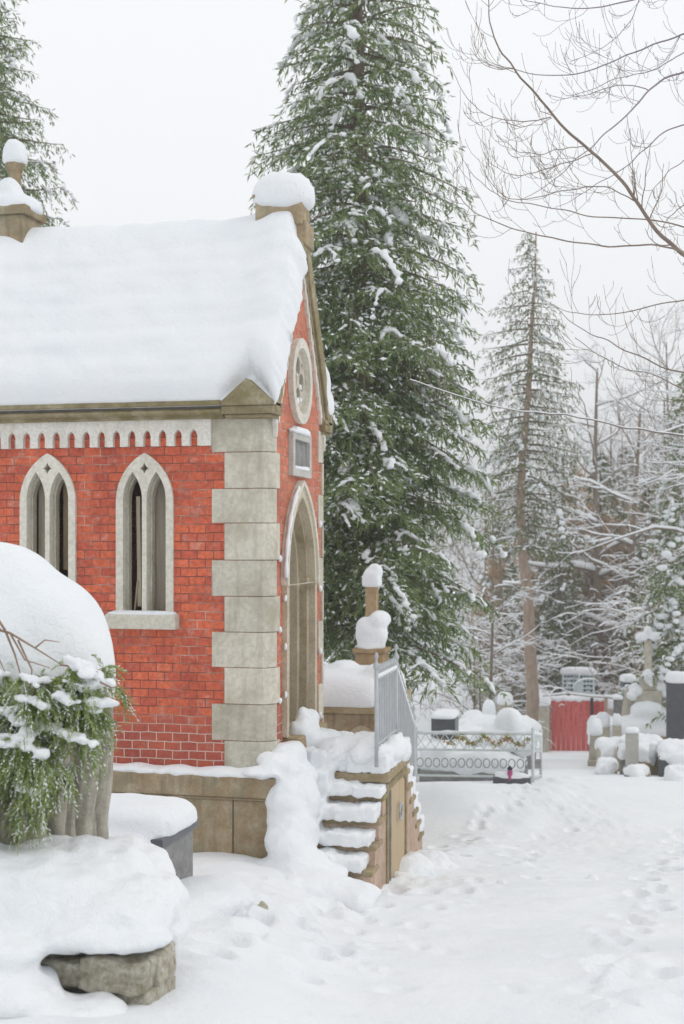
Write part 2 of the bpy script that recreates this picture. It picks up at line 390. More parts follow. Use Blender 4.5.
dn = [3.0]; s = .034
while dn[-1] > -25: s *= 1.25; dn.append(dn[-1]-s)
ds = np.array(sorted(dn[1:])+dm+df)
rm, rf = axis(-3.6, 3.6, .036, 260, 1.07)
rs = np.array([-x for x in rf[::-1]]+rm+rf)
RR, DD = np.meshgrid(rs, ds)
ZZ = terrain(RR, DD)
churn = np.zeros_like(ZZ)
for (cx, cy, sr, sd) in [(600, 985, .35, .45), (330, 950, .4, .7), (430, 885, .6, .8), (650, 900, .3, 1.2), (250, 930, .5, .6), (520, 850, .5, 2.0), (560, 800, .8, 5)]:
    a, b = gpt(cx, cy); churn = np.maximum(churn, np.exp(-((RR-a)/sr)**2-((DD-b)/sd)**2))
ZZ += churn*(.036*fbm(RR*9, DD*9, 4, 21)+.026*np.abs(fbm(RR*16, DD*16, 2, 5)))
ZZ += np.exp(-np.maximum(DD-12, 0)/5)*.008*fbm(RR*7, DD*7, 3, 31)
for (a, b, sr, sd, h) in PR:
    m = (np.abs(RR-a) < 4*sr+.1) & (np.abs(DD-b) < 4*sd+.1)
    q = np.sqrt(((RR[m]-a)/sr)**2+((DD[m]-b)/sd)**2)
    ZZ[m] += h*(np.exp(-q**4))-.28*h*np.exp(-((q-1.5)/.5)**2)
XX, YY = XY(RR, DD)
nd, nr = RR.shape
me = bpy.data.meshes.new('ground')
V = np.stack([XX, YY, ZZ], -1).reshape(-1, 3)
I = np.arange(nd*nr).reshape(nd, nr)
Q = np.stack([I[:-1, :-1], I[:-1, 1:], I[1:, 1:], I[1:, :-1]], -1).reshape(-1, 4)
me.vertices.add(len(V)); me.vertices.foreach_set('co', V.astype(np.float32).ravel())
me.loops.add(Q.size); me.loops.foreach_set('vertex_index', Q.astype(np.int32).ravel())
me.polygons.add(len(Q)); me.polygons.foreach_set('loop_start', np.arange(0, Q.size, 4, dtype=np.int32)); me.update(calc_edges=True)
g = link('snow_covered_ground', me, M['snow'], None, True); g['kind'] = 'structure'
def gz(X, Y):
    d = F[0]*X+F[1]*Y; r = RT[0]*X+RT[1]*Y
    return float(terrain(np.array(r), np.array(d)))
def on(px, d, up=0.0):
    """point on the ground at pixel column px and depth d"""
    r = (px-342)/FP*d; X, Y = XY(r, d); return np.array([X, Y, gz(X, Y)+up])

# ============================================================ CHAPEL
XC, YC = -3.047, 10.64; YE = 12.50; YM = (YC+YE)/2; XL = XC-3.05
ZB, ZE, ZR = -1.98, 1.10, 2.86           # plinth top, eaves, ridge
chapel = thing('chapel', 'small red brick gothic chapel with pale stone corners and deep snow on its roof', 'chapel', (XC, YC, -2.7))
def wx(px):   # X on the side wall plane
    a = (px-342)/FP; d = YC/(F[1]+RT[1]*a); return d*(F[0]+RT[0]*a)
def wz(px, py):
    a = (px-342)/FP; d = YC/(F[1]+RT[1]*a); return (HZ-py)/FP*d
# ---- side wall with window openings
WIN = []
for (x0, x1, ya, yb) in ((21, 76.5, 453.5, 613), (117, 174, 453, 613)):
    a, b = wx(x0), wx(x1); c = (a+b)/2
    WIN.append((c, (b-a)/2, wz((x0+x1)/2, yb), wz((x0+x1)/2, ya), wz((x0+x1)/2, 502)))
holes = [arch(c, z0, zs, za-.03, hw-.03) for (c, hw, z0, za, zs) in WIN]
side = plate([(XL, ZB), (XC-.11, ZB), (XC-.11, ZE+.05), (XL, ZE+.05)], holes, 'y', YC, .26)
build('side_wall', side, M['brick_x'], chapel)
YF = 11.50                                # centre line of the front features
door_hw = .54; dz0, dzs, dza = -1.72, -.33, .52
rose_c = (YF, (HZ-381)/FP*11.86)
rose_r = .33
circ = [(rose_c[0]+(rose_r-.03)*math.cos(i*math.pi/16), rose_c[1]+(rose_r-.03)*math.sin(i*math.pi/16)) for i in range(32)]
gab = plate([(YC+.10, ZB), (YE-.08, ZB), (YE-.08, ZE), (YM, ZR-.05), (YC+.10, ZE)], [arch(YF, dz0, dzs, dza-.02, door_hw-.03, 12), circ], 'x', XC-.26, .26)
build('gable_wall', gab, M['brick_y'], chapel)
b = MB(); b.box(XL, XC-.3, YE-.26, YE-.002, ZB, ZE)
b.merge(plate([(YC+.27, ZB), (YE-.27, ZB), (YE-.27, ZE-.1), (YM, ZR-.25), (YC+.27, ZE-.1)], [], 'x', XL, .25))
build('rear_wall', b, M['brick_y'], chapel)
build('inner_floor', MB().box(XL+.3, XC-.3, YC+.3, YE-.3, ZB, ZB+.03), M['stair'], chapel)
# ---- corner stones
lv = [415, 451.6, 488.1, 523, 560.2, 596.7, 632.6, 668.4, 705, 742.1, 770]
zq = [(HZ-y)/FP*11.05 for y in lv]
for i in range(10):
    wide = i % 2 == 0; w = .535 if wide else .42; g_ = .045 if wide else .13; c = .075; p = .014+.004*(i % 2)
    z1, z0 = zq[i]-.002, zq[i+1]+.002
    poly = [(XC-w, YC-p), (XC-c, YC-p), (XC+p, YC+c), (XC+p, YC+.06+g_), (XC-.2, YC+.06+g_), (XC-w, YC+.2)]
    build('quoin', MB().prism(poly, 2, z0, z1), M['stone'], chapel, bevel=.007)
    w2 = .26 if wide else .12
    poly = [(XC-.3, YE-w2), (XC+p, YE-w2), (XC+p, YE-.07), (XC-.06, YE+p), (XC-.3, YE+p)]
    build('quoin', MB().prism(poly, 2, z0+.001, z1+.001), M['stone'], chapel, bevel=.007)
# little rests of snow on the quoin ledges
sn = MB()
for i in (4, 6, 8): build('ledge_snow', MB().lump((XC+.02, YC+.18, zq[i]+.012), .024, (.7, 1.1, 1.2), .4, i), M['snow'], chapel, smooth=True)
for i in (3, 5, 7, 9): build('ledge_snow', MB().lump((XC+.02, YE-.24, zq[i]+.012), .034, (.6, 1.2, 1), .4, i+20), M['snow'], chapel, smooth=True)
for i in range(3): build('ledge_snow', MB().lump((XC+.035, YF-door_hw-.02, -.5-.42*i), .022, (.8, 1, 1.4), .4, i+50), M['snow'], chapel, smooth=True)
# ---- frieze of pointed arches under the eaves
zt, zb = (HZ-415)/FP*11.03, (HZ-444.5)/FP*11.03
pitch = .1415; hw = .034; x1 = XC-.532
pts = [(XL+.02, zt), (XL+.02, zb)]; x = XL+.10
while x+hw < x1-.02:
    pts += [(x-hw, zb), (x-hw, zb+.09), (x-hw*.72, zb+.118), (x, zb+.142), (x+hw*.72, zb+.118), (x+hw, zb+.09), (x+hw, zb)]; x += pitch
pts += [(x1, zb), (x1, zt)]
build('arched_frieze', plate(pts, [], 'y', YC-.05, .05), M['frieze'], chapel, bevel=.004)
# ---- cornice: two bands with a sloping top
c = MB()
prof = [(YC+.1, ZE+.12), (YC-.14, ZE+.10), (YC-.175, ZE+.085), (YC-.175, ZE+.052), (YC-.12, ZE+.045), (YC-.115, ZE+.03), (YC-.145, ZE+.015), (YC-.15, ZE-.005), (YC-.13, ZE-.02), (YC-.09, ZE-.025), (YC-.09, ZE-.055), (YC+.1, ZE-.055)]
c.prism(prof, 0, XL-.12, XC-.405)
build('cornice', c, M['cornice'], chapel, bevel=.006)
# ---- kneelers: small gabled stones at the feet of the gable coping
def kneeler(y_out, sgn):
    k = MB()
    a, b_ = XC-.415, XC+.075
    y0, y1 = sorted((y_out, y_out+sgn*.30))
    k.prism([(a, ZE+.062), (b_, ZE+.062), (b_, ZE+.115), ((a+b_)/2+.02, ZE+.285), (a+.16, ZE+.275), (a, ZE+.115)] if False else
            [(a+.02, ZE+.04), (b_-.01, ZE+.04), (b_-.01, ZE+.075), ((a+b_)/2, ZE+.27), (a+.02, ZE+.075)], 1, y0, y1)
    k.prism([(a+.02, ZE-.03), (b_-.015, ZE-.03), (b_-.015, ZE+.039), (a+.02, ZE+.039)], 1, y0+.02*(sgn > 0), y1)
    k.prism([(a+.045, ZE-.06), (b_-.04, ZE-.06), (b_-.04, ZE-.031), (a+.045, ZE-.031)], 1, y0+.04*(sgn > 0), y1)
    return k
build('kneeler', kneeler(YC-.20, 1), M['cornice'], chapel, bevel=.007)
build('kneeler', kneeler(YE+.13, -1), M['cornice'], chapel, bevel=.007)
# ---- roof slabs, gable coping, apex stones
sl = (ZR-ZE)/(YM-(YC-.1))
rf = MB()
ht = .06
rf.prism([(YC-.12, ZE+.10), (YM, ZR), (YE+.12, ZE+.10), (YE+.12, ZE+.03), (YM, ZR-.10), (YC-.12, ZE+.03)], 0, XL+.2, XC-.30)
roof = build('roof', rf, M['roof'], chapel)
def coping(xa, xb):
    c = MB()
    zc = ZR+.09
    # near and far rakes with a stepped outer edge
    for (dy, dz, off) in ((0, 0, 0),):
        o = [(YC-.10, ZE+.10), (YM, zc), (YE+.10, ZE+.10), (YE+.10, ZE+.0), (YE-.02, ZE+.0), (YM, zc-.29), (YC+.02, ZE+.0), (YC-.10, ZE+.0)]
        c.prism(o, 0, xa, xb)
    i = [(YC+.06, ZE+.02), (YM, zc-.27), (YE-.06, ZE+.02), (YE-.10, ZE+.02), (YM, zc-.35), (YC+.10, ZE+.02)]
    c.prism(i, 0, xa+.03, xb-.025)
    return c
build('gable_coping', coping(XC-.30, XC+.065), M['cornice'], chapel, bevel=.008)
build('gable_coping', coping(XL-.07, XL+.25), M['cornice'], chapel, bevel=.008)
# slanting frieze under the coping (vertical slots)
def rake(y): return ZE+.02+(ZR-.17-ZE)*(1-abs(y-YM)/(YM-YC-.05))
fr = MB()
for side_ in (-1, 1):
    n = 13
    for i in range(n):
        y0 = YM+side_*(.02+i*.068); y1 = y0+side_*.046
        ya, yb = sorted((y0, y1)); drop = .20
        fr.prism([(ya, rake(ya)-.02), (yb, rake(yb)-.02), (yb, rake(yb)-drop-.03), ((ya+yb)/2, rake((ya+yb)/2)-drop-.06), (ya, rake(ya)-drop-.03)], 0, XC-.004, XC+.028)
        yc_, yd = sorted((y1, y1+side_*.022))
        fr.prism([(yc_, rake(yc_)-.02), (yd, rake(yd)-.02), (yd, rake(yd)-.10), (yc_, rake(yc_)-.10)], 0, XC-.004, XC+.026)
build('gable_frieze', fr, M['frieze'], chapel)
ap = MB().box(XC-.385, XC+.06, YM-.15, YM+.13, ZR+.02, 3.115)
ap.box(XC-.41, XC+.08, YM-.17, YM+.15, 3.137, 3.17)
ap.box(XC-.36, XC+.085, YM-.12, YM+.20, ZR-.16, ZR+.06)
apex = build('apex_block', ap, M['plinth'], chapel, bevel=.01)
capm = MB().pillow(((XC-.155), YM-.0, 3.15), .285, .235, .24, 0, .72, .55, .10, seed=4, eh=.95)
build('snow_cap', capm, M['snow'], apex, smooth=True)
ap2 = MB().box(XL-.06, XL+.38, YM-.2, YM+.2, ZR-.1, 3.11).box(XL-.10, XL+.42, YM-.23, YM+.23, 3.112, 3.20)
ax = XL+.20
ap2.lathe((ax, YM, 3.20), [(.085, 0), (.06, .22), (.058, .30), (.065, .36), (.10, .44), (.10, .50), (.05, .52)], 8, R(22.5))
ped = build('finial', ap2, M['plinth'], chapel, bevel=.008)
sc_ = MB().pillow((XL+.18, YM, 3.19), .27, .24, .17, 0, .75, .3, .10, seed=9)
for (dx, hh, rr) in ((-.04, .32, .16), (-.02, .22, .18)): sc_.lump((XL+.18+dx, YM-.03, 3.20), 1, (rr, rr, hh), .15, 3, 20, 12)
sc2 = MB().pillow((ax, YM, 3.68), .115, .115, .22, 0, .8, .2, .1, seed=12)
build('snow_cap', remesh(sc_, .02, 6), M['snow'], ped, smooth=True); build('snow_cap', sc2, M['snow'], ped, smooth=True)

# ---- snow on the roof
def roof_snow():
    nx, ns = 190, 150
    x0 = XL-.10
    xk = XC-.47
    S = np.linspace(-1, 1, ns); Ux = np.linspace(0, 1, nx)
    hwid = YM-(YC-.165); base_h = hwid
    Vv = np.zeros((ns, nx, 3))
    for i, s_ in enumerate(S):
        a = abs(s_); y = YM+s_*hwid; z = ZE+.105+(ZR+.02-ZE-.105)*(1-a)
        k = min(1, a/.10); th = math.atan2(hwid, ZR-ZE)*k       # direction of the slope normal, turning over the ridge
        ny = math.copysign(math.cos(th), s_)*k if k else 0; nz_ = math.sqrt(max(0, 1-ny*ny))
        over = (.095 if s_ < 0 else -.045)-(.13 if s_ < 0 else .03)*max(0, 1-a/.13)**.5*(a < .13)
        xe = XC+.02+over+.022*float(vnoise(s_*14, 2.2, 4))+.010*float(vnoise(s_*45, 6.2, 8))
        if s_ < 0: xe -= .05*max(0, (a-.80)/.20)**1.3
        X = x0+(xe-x0)*Ux
        e1 = xe-X; e0 = X-x0
        t = .15+.03*fbm(X*.9, np.full(nx, a*2.2)+(3 if s_ > 0 else 0), 3, 6)
        par = lambda e: np.exp(-(np.maximum(e-.20, 0)/.20)**2)
        t = t+(.10-.03*a)*par(e1)+(.06-.03*a)*par(e0)
        t = t+.025*np.exp(-((a-.97)/.2)**2)
        rnd = lambda e, r_: np.sqrt(np.clip(1-(1-np.clip(e/r_, 0, 1))**2, 0, 1))
        t = t*rnd(e1, .075)*rnd(e0, .11)
        ee = (1-a)*1.9; t = t*rnd(np.full(nx, ee), .13)
        if s_ < 0: t = t*rnd(ee-.28*np.clip(1-np.abs(X-(XC-.17))/.26, 0, 1), .26)
        t = t-.010+.012*vnoise(X*6, np.full(nx, a*14), 2)*rnd(e1, .2)
        # long soft wind ripples
        t = t+.015*vnoise(X*.8+a*2.5, np.full(nx, a*11), 12)+.008*vnoise(X*1.3-a*3, np.full(nx, a*23), 14)
        Vv[i, :, 0] = X; Vv[i, :, 1] = y+ny*t; Vv[i, :, 2] = z+nz_*t
        # the rim droops a little over the gable
        Vv[i, :, 2] -= .05*np.exp(-(e1/.06)**2)
    low = Vv.copy()
    for i, s_ in enumerate(S):
        a = abs(s_); y = YM+s_*hwid*.985; z = ZE+.095+(ZR-ZE-.11)*(1-a)-.02
        low[i, :, 1] = y; low[i, :, 2] = z-.03
    mb = MB(); n = nx*ns
    idx = np.arange(n).reshape(ns, nx)
    f = [(idx[i, j], idx[i, j+1], idx[i+1, j+1], idx[i+1, j]) for i in range(ns-1) for j in range(nx-1)]
    f += [(n+idx[i, j], n+idx[i+1, j], n+idx[i+1, j+1], n+idx[i, j+1]) for i in range(ns-1) for j in range(nx-1)]
    for i in range(ns-1):
        f += [(idx[i, 0], idx[i+1, 0], n+idx[i+1, 0], n+idx[i, 0]), (idx[i, nx-1], n+idx[i, nx-1], n+idx[i+1, nx-1], idx[i+1, nx-1])]
    for j in range(nx-1):
        f += [(idx[0, j], n+idx[0, j], n+idx[0, j+1], idx[0, j+1]), (idx[ns-1, j], idx[ns-1, j+1], n+idx[ns-1, j+1], n+idx[ns-1, j])]
    mb.add(np.concatenate([Vv.reshape(-1, 3), low.reshape(-1, 3)]), f); return mb
build('roof_snow', roof_snow(), M['snow'], roof, smooth=True)
km = MB().pillow((XC-.06, YE+.03, ZE+.20), .16, .17, .26, 0, .8, .35, .15, seed=31)
km.lump((XC-.02, YE-.09, ZE+.42), .2, (.6, .5, 1.3), .2, 5, 16, 10)
build('snow_cap', remesh(km, .025, 6), M['snow'], chapel, smooth=True)

# ---- windows: stone frame with two lancets and a pierced diamond
for wi, (c, hw, z0, za, zs) in enumerate(WIN):
    lw = hw*.335; lc = hw*.415
    hol = [arch(c-lc, z0+.012, zs+.02, za-.165, lw), arch(c+lc, z0+.012, zs+.02, za-.165, lw)]
    dc = za-.135; q = .04
    hol.append([(c, dc-q*1.15), (c+q*.45, dc-q*.4), (c+q, dc), (c+q*.45, dc+q*.45), (c, dc+q*1.3), (c-q*.45, dc+q*.45), (c-q, dc), (c-q*.45, dc-q*.4)])
    fo = arch(c, z0, zs, za, hw, 14)
    fm = plate(fo, hol, 'y', YC-.028, .10)
    w = build('window', fm, M['stone_clean'], chapel, bevel=.014)
    # inner reveal, set back and a little narrower
    hol2 = [arch(c-lc, z0+.012, zs+.02, za-.20, lw-.012), arch(c+lc, z0+.012, zs+.02, za-.20, lw-.012)]
    build('frame', plate(arch(c, z0, zs, za-.03, hw-.032, 14), hol2, 'y', YC+.075, .075), M['stone'], w, bevel=.006)
    s0 = MB().box(c-hw-.068, c+hw+.05, YC-.115, YC+.02, z0-.135, z0-.006)
    sill = build('sill', s0, M['stone_clean'], w, bevel=.012)
    build('snow_cap', MB().pillow((c-.01, YC-.05, z0-.012), hw+.045, .062, .035, 0, .3, .3, .25, 40, 8, seed=wi+3), M['snow'], sill, smooth=True)
    if wi == 1:
        build('board', MB().rbox((c+lc-.045, YC+.19, z0+.01), .20, .012, za-z0-.22, 0), M['board'], w)
        build('board', MB().rbox((c-lc-.015, YC+.185, z0+.05), .036, .02, .97, 0, 0, R(-.8)), M['pale_board'], w)
        build('board', MB().rbox((c-lc-.055, YC+.165, z0+.01), .012, .012, .26, 0, 0, R(6)), M['pale_board'], w)
    else:
        build('board', MB().rbox((c-lc-.01, YC+.19, z0+.01), .13, .012, za-z0-.24, 0), M['board'], w)
        build('board', MB().rbox((c+lc-.01, YC+.20, z0+.38), .10, .012, za-z0-.62, 0), M['door'], w)

# ---- doorway: nested pointed mouldings stepping back
dw = None
steps = [(door_hw, door_hw-.075, XC-.03, .075, 'stone_clean'), (door_hw-.06, door_hw-.125, XC-.11, .085, 'plinth2'), (door_hw-.11, door_hw-.175, XC-.19, .085, 'stone_clean'), (door_hw-.16, door_hw-.235, XC-.26, .08, 'plinth2')]
M['plinth2'] = stone_mat('warm jamb stone', (.36, .29, .19), (.47, .40, .29), (.55, .48, .37), 5)
M['jamb'] = stone_mat('worn jamb stone', (.42, .36, .27), (.53, .47, .37), (.60, .54, .44), 5)
for i, (ho, hi, xa, t, mt) in enumerate(steps):
    sc = lambda h: dzs+(dza-dzs)*(h/door_hw)*1.0
    pl_ = plate(arch(YF, dz0, dzs, sc(ho), ho, 14), [arch(YF, dz0+.002, dzs, sc(hi), hi, 14)], 'x', xa, t)
    o = build('doorway' if i == 0 else 'moulding', pl_, M['jamb' if i % 2 == 0 else 'plinth2'], chapel if i == 0 else dw, bevel=.016)
    if i == 0: dw = o
    for sgn in (-1, 1):   # slender round shafts in the angles
        if i < 3: build('shaft', MB().tube([(xa-.005, YF+sgn*(hi-.012), dz0), (xa-.005, YF+sgn*(hi-.012), dzs-.02)], .022, 10), M['jamb'], dw, smooth=True)
dl = build('door_leaf', plate(arch(YF, dz0+.005, dzs, dzs+(dza-dzs)*.56, .31, 12), [], 'x', XC-.30, .04), M['door'], dw)
hood = MB()
ho_o = arch(YF, dzs-.06, dzs, dza+.035, door_hw+.035, 14); ho_i = arch(YF, dzs-.06, dzs, dza-.012, door_hw-.012, 14)
hood.merge(plate(ho_o, [[(y, z+.001) for y, z in ho_i]], 'x', XC-.01, .075))
build('hood_mould', hood, M['stone_clean'], dw, bevel=.008)
rim = [( XC+.05, y-.012, z+.006) for (y, z) in ho_o[1:14]]
build('rim_snow', MB().tube(rim, [.018+.006*math.sin(i*2.1) for i in range(len(rim))], 7), M['snow'], dw, smooth=True)
build('threshold', MB().box(XC-.30, XC+.16, YF-.5, YF+.5, ZB, dz0), M['stair'], chapel, bevel=.012)
# ---- commemorative plaque
py0, py1, pz0, pz1 = YF-.33, YF+.33, .585, .985
pq = MB().merge(plate([(py0, pz0), (py1, pz0), (py1, pz1), (py0, pz1)], [[(py0+.07, pz0+.07), (py1-.07, pz0+.07), (py1-.07, pz1-.07), (py0+.07, pz1-.07)]], 'x', XC-.01, .055))
plq = build('plaque', pq, M['marble'], chapel, bevel=.006)
build('tablet', MB().box(XC-.008, XC+.015, py0+.07, py1-.07, pz0+.07, pz1-.07), M['greystone'], plq)
build('snow_cap', MB().pillow((XC+.03, YF-.03, pz1-.004), .035, .32, .05, 0, .5, .2, .4, 26, 8, seed=3).pillow((XC+.03, YF, pz0+.068), .022, .26, .03, 0, .4, .2, .3, seed=5), M['snow'], plq, smooth=True)
# ---- rose window with tracery
cy, cz = rose_c
ring = lambda r_, n=32: [(cy+r_*math.cos(i*2*math.pi/n), cz+r_*1.12*math.sin(i*2*math.pi/n)) for i in range(n)]
rw = build('rose_window', plate(ring(rose_r+.02), [ring(rose_r-.06)], 'x', XC-.02, .07), M['stone_clean'], chapel, bevel=.012)
lobes = []
for k in range(4):
    a = k*math.pi/2+math.pi/4*0; lx, lz = cy+.125*math.cos(a), cz+.14*math.sin(a)
    lobes.append([(lx+.078*math.cos(t), lz+.085*math.sin(t)) for t in np.linspace(0, 2*math.pi, 14, endpoint=False)])
for k in range(4):
    a = k*math.pi/2+math.pi/4; lx, lz = cy+.20*math.cos(a), cz+.225*math.sin(a)
    lobes.append([(lx+.026*math.cos(t), lz+.026*math.sin(t)) for t in np.linspace(0, 2*math.pi, 8, endpoint=False)])
build('tracery', plate(ring(rose_r-.055), lobes, 'x', XC-.05, .05), M['palestone'], rw, bevel=.008)
build('pane', plate(ring(rose_r-.05), [], 'x', XC-.16, .02), M['darkgranite'], rw)
rs_ = MB()
for (a, zz, s) in ((0, -.19, .05), (.1, -.16, .04), (-.1, -.17, .04), (.0, .06, .03), (-.13, -.05, .03), (.12, -.04, .035)): rs_.lump((XC-.02, cy+a, cz+zz), s, (.7, 1.2, .8), .3, int(s*1000))
build('tracery_snow', rs_, M['snow'], rw, smooth=True)

# ---- plinth: moulded cap on big blocks
PXR = XC+.14; PYF = YC-.21
pc = MB().box(XL-.1, PXR, PYF, YC+.3, ZB-.175, ZB-.002).box(XL-.09, PXR-.02, PYF+.02, YC+.3, ZB-.20, ZB-.177)
pc.box(XC-.3, PXR, YC+.302, YE+.12, ZB-.175, ZB-.003)
pc.box(XL-.1, XC-.302, YC+.302, YE+.12, ZB-.175, ZB-.004)
build('plinth_cap', pc, M['plinth'], chapel, bevel=.012)
xs = [XL-.05, XL+.7, XL+1.45, XC-.98, XC-.30, PXR-.055]
for a, b2 in zip(xs, xs[1:]): build('plinth_block', MB().box(a+.003, b2-.003, PYF+.055, PYF+.5, -3.1, ZB-.202), M['plinth'], chapel, bevel=.012)
build('plinth_block', MB().box(XL, PXR-.056, PYF+.502, YE+.06, -3.3, ZB-.203), M['plinth'], chapel)
ps = MB(); n = 60
for i in range(n):
    t = i/(n-1); X = XL-.05+(XC+.05-XL)*t
    ps.lump((X, YC-.10, ZB+.01), 1, (.09, .115, .05+.012*math.sin(i*.9)+.02*max(0, (t-.85)/.15)), .3, i, 10, 7)
build('plinth_snow', remesh(ps, .02, 8), M['snow'], chapel, smooth=True)

# ============================================================ STAIRS WITH CRYPT HATCH
XS = -2.14; XS0 = XC+.15; ZP = -2.02; YA, YB = 11.10, 12.14
st = thing('stone_staircase', 'snow-buried stone steps rising to the chapel door with a hatch in their side', 'staircase', (-2.6, 11.6, -2.9))
build('platform', MB().box(XS0, XS-.06, YA+.05, YB-.05, -3.4, ZP-.085), M['pinkstone'], st)
build('platform_slab', MB().box(XS0, XS+.02, YA-.03, YB+.03, ZP-.08, ZP), M['stair'], st, bevel=.012)
NS = 5; rise = .175; run = .165
for k in range(NS):
    y1 = YA+.05-run*k; z1 = ZP-rise*(k+1)
    build('step', MB().box(XS0+.04, XS-.002, y1-run-.02, y1+.1, z1-.045, z1), M['stair'], st, bevel=.008)
    build('riser_block', MB().box(XS0+.06, XS-.018, y1-run+.0, y1-.001, -3.5, z1-.047), M['pinkstone'], st)
for k in range(6):
    y0 = YB-.05+run*k; z1 = ZP-.155*(k+1)
    build('step', MB().box(XS0+.04, XS-.0, y0-.1, y0+run+.02, z1-.045, z1), M['stair'], st, bevel=.008)
    build('riser_block', MB().box(XS0+.06, XS-.018, y0+.001, y0+run-.0, -3.7, z1-.047), M['pinkstone'], st)
hf = MB()
hy0, hy1, hz1 = YA+.08, YB-.02, ZP-.10
hf.box(XS-.06, XS+.0, hy0-.05, hy0+.035, -3.45, hz1); hf.box(XS-.06, XS-.004, hy1-.05, hy1+.02, -3.5, hz1); hf.box(XS-.06, XS-.002, hy0+.035, hy1-.05, hz1-.07, hz1)
build('hatch_frame', hf, M['stair'], st, bevel=.008)
build('jamb_strip', MB().box(XS-.05, XS+.012, hy0+.036, hy0+.075, -3.45, hz1-.071), M['greystone'], st, bevel=.004)
ht_ = build('hatch', MB().box(XS-.055, XS-.018, hy0+.077, hy1-.052, -3.45, hz1-.072), M['panel'], st, bevel=.006)
tor = [(XS+.012, (hy0+hy1)/2+.06+.065*math.sin(a), -2.47+.075*math.cos(a)) for a in np.linspace(0, 2*math.pi, 22)]
build('ring_handle', MB().tube(tor, .011, 8), M['iron'], ht_, smooth=True)
build('handle_plate', MB().lathe((0, 0, 0), [(.02, 0), (.02, .02)], 10), M['dark'], ht_) if False else None
# snow on the stairs: slabs of lying snow on each tread, a deep bank against the chapel side
ss = MB(); rr = random.Random(3)
def slabsn(x0, x1, y0, y1, z0, z1):
    n = max(2, int((x1-x0)/.11))
    for i in range(n):
        a = x0+(x1-x0)*i/n; b = x0+(x1-x0)*(i+1)/n
        ss.box(a-.01, b+.01, y0+rr.gauss(0, .018), y1+.03, z0, z1+rr.gauss(0, .014))
slabsn(XS0-.03, XS+.0, YA-.05, YB+.05, ZP+.0, ZP+.17)
slabsn(XS0+.30, XS-.05, YA+.25, YB-.1, ZP+.1, ZP+.225)
for k in range(NS+1):
    y1 = YA+.0-run*k; z1 = ZP-rise*(k+1)
    slabsn(XS0+.02, XS-.02-.02*k, y1-run-.05, y1+.08, z1+.0, z1+(.115 if k < NS else .13))
    slabsn(XS0-.04, XS0+.28-.02*k, y1-run-.07, y1+.1, z1+.0, z1+.205)
for k in range(6):
    y0 = YB-.02+run*k; z1 = ZP-.155*(k+1); slabsn(XS0+.05, XS-.03, y0, y0+run+.06, z1+.0, z1+.14)
stair_sn = remesh(ss, .016, 3, .5, .018, .07)
build('step_snow', stair_sn, M['snow'], st, smooth=True)
# the drift that joins the chapel corner, the door and the stairs
dr = MB()
def dl_(px, py, d, rx, ry, rz_): c = P(px, py, d); dr.lump(c, 1, (rx, ry, rz_), .3, rr.randint(0, 999), 16, 10)
for (px, py, d, a, b2, c2) in [(303, 738, 11.75, .15, .22, .22), (311, 722, 11.9, .09, .14, .12), (303, 716, 11.85, .06, .10, .12), (324, 745, 12.0, .18, .25, .15), (291, 730, 11.6, .03, .05, .10),
        (288, 755, 11.2, .18, .2, .12), (281, 750, 11.3, .09, .1, .08), (274, 762, 10.95, .16, .15, .09), (288, 778, 11.0, .15, .2, .22), (285, 805, 10.9, .16, .22, .24),
        (292, 834, 10.8, .17, .25, .24), (290, 790, 10.95, .15, .2, .2), (286, 822, 10.85, .15, .2, .2), (290, 846, 10.7, .19, .25, .2), (302, 866, 10.6, .24, .28, .16), (272, 872, 10.6, .26, .25, .10), (330, 892, 10.3, .30, .28, .13), (300, 892, 10.3, .4, .35, .16),
        (258, 773, 10.8, .2, .10, .045), (345, 750, 11.6, .28, .3, .12), (366, 752, 11.5, .18, .28, .12), (352, 897, 10.2, .24, .26, .12), (306, 800, 11.0, .12, .16, .2), (305, 776, 11.2, .11, .2, .12), (300, 812, 10.98, .12, .2, .15), (304, 838, 10.85, .13, .2, .15), (322, 876, 10.55, .22, .25, .10),
        (402, 902, 11.6, .24, .3, .11), (412, 872, 12.2, .20, .35, .17), (424, 868, 12.8, .24, .4, .15), (396, 748, 11.8, .10, .3, .12), (403, 752, 12.1, .08, .2, .13)]:
    dl_(px, py, d, a, b2, c2)
build('drift_snow', remesh(dr, .022, 26, .5, .022, .15), M['snow'], st, smooth=True)

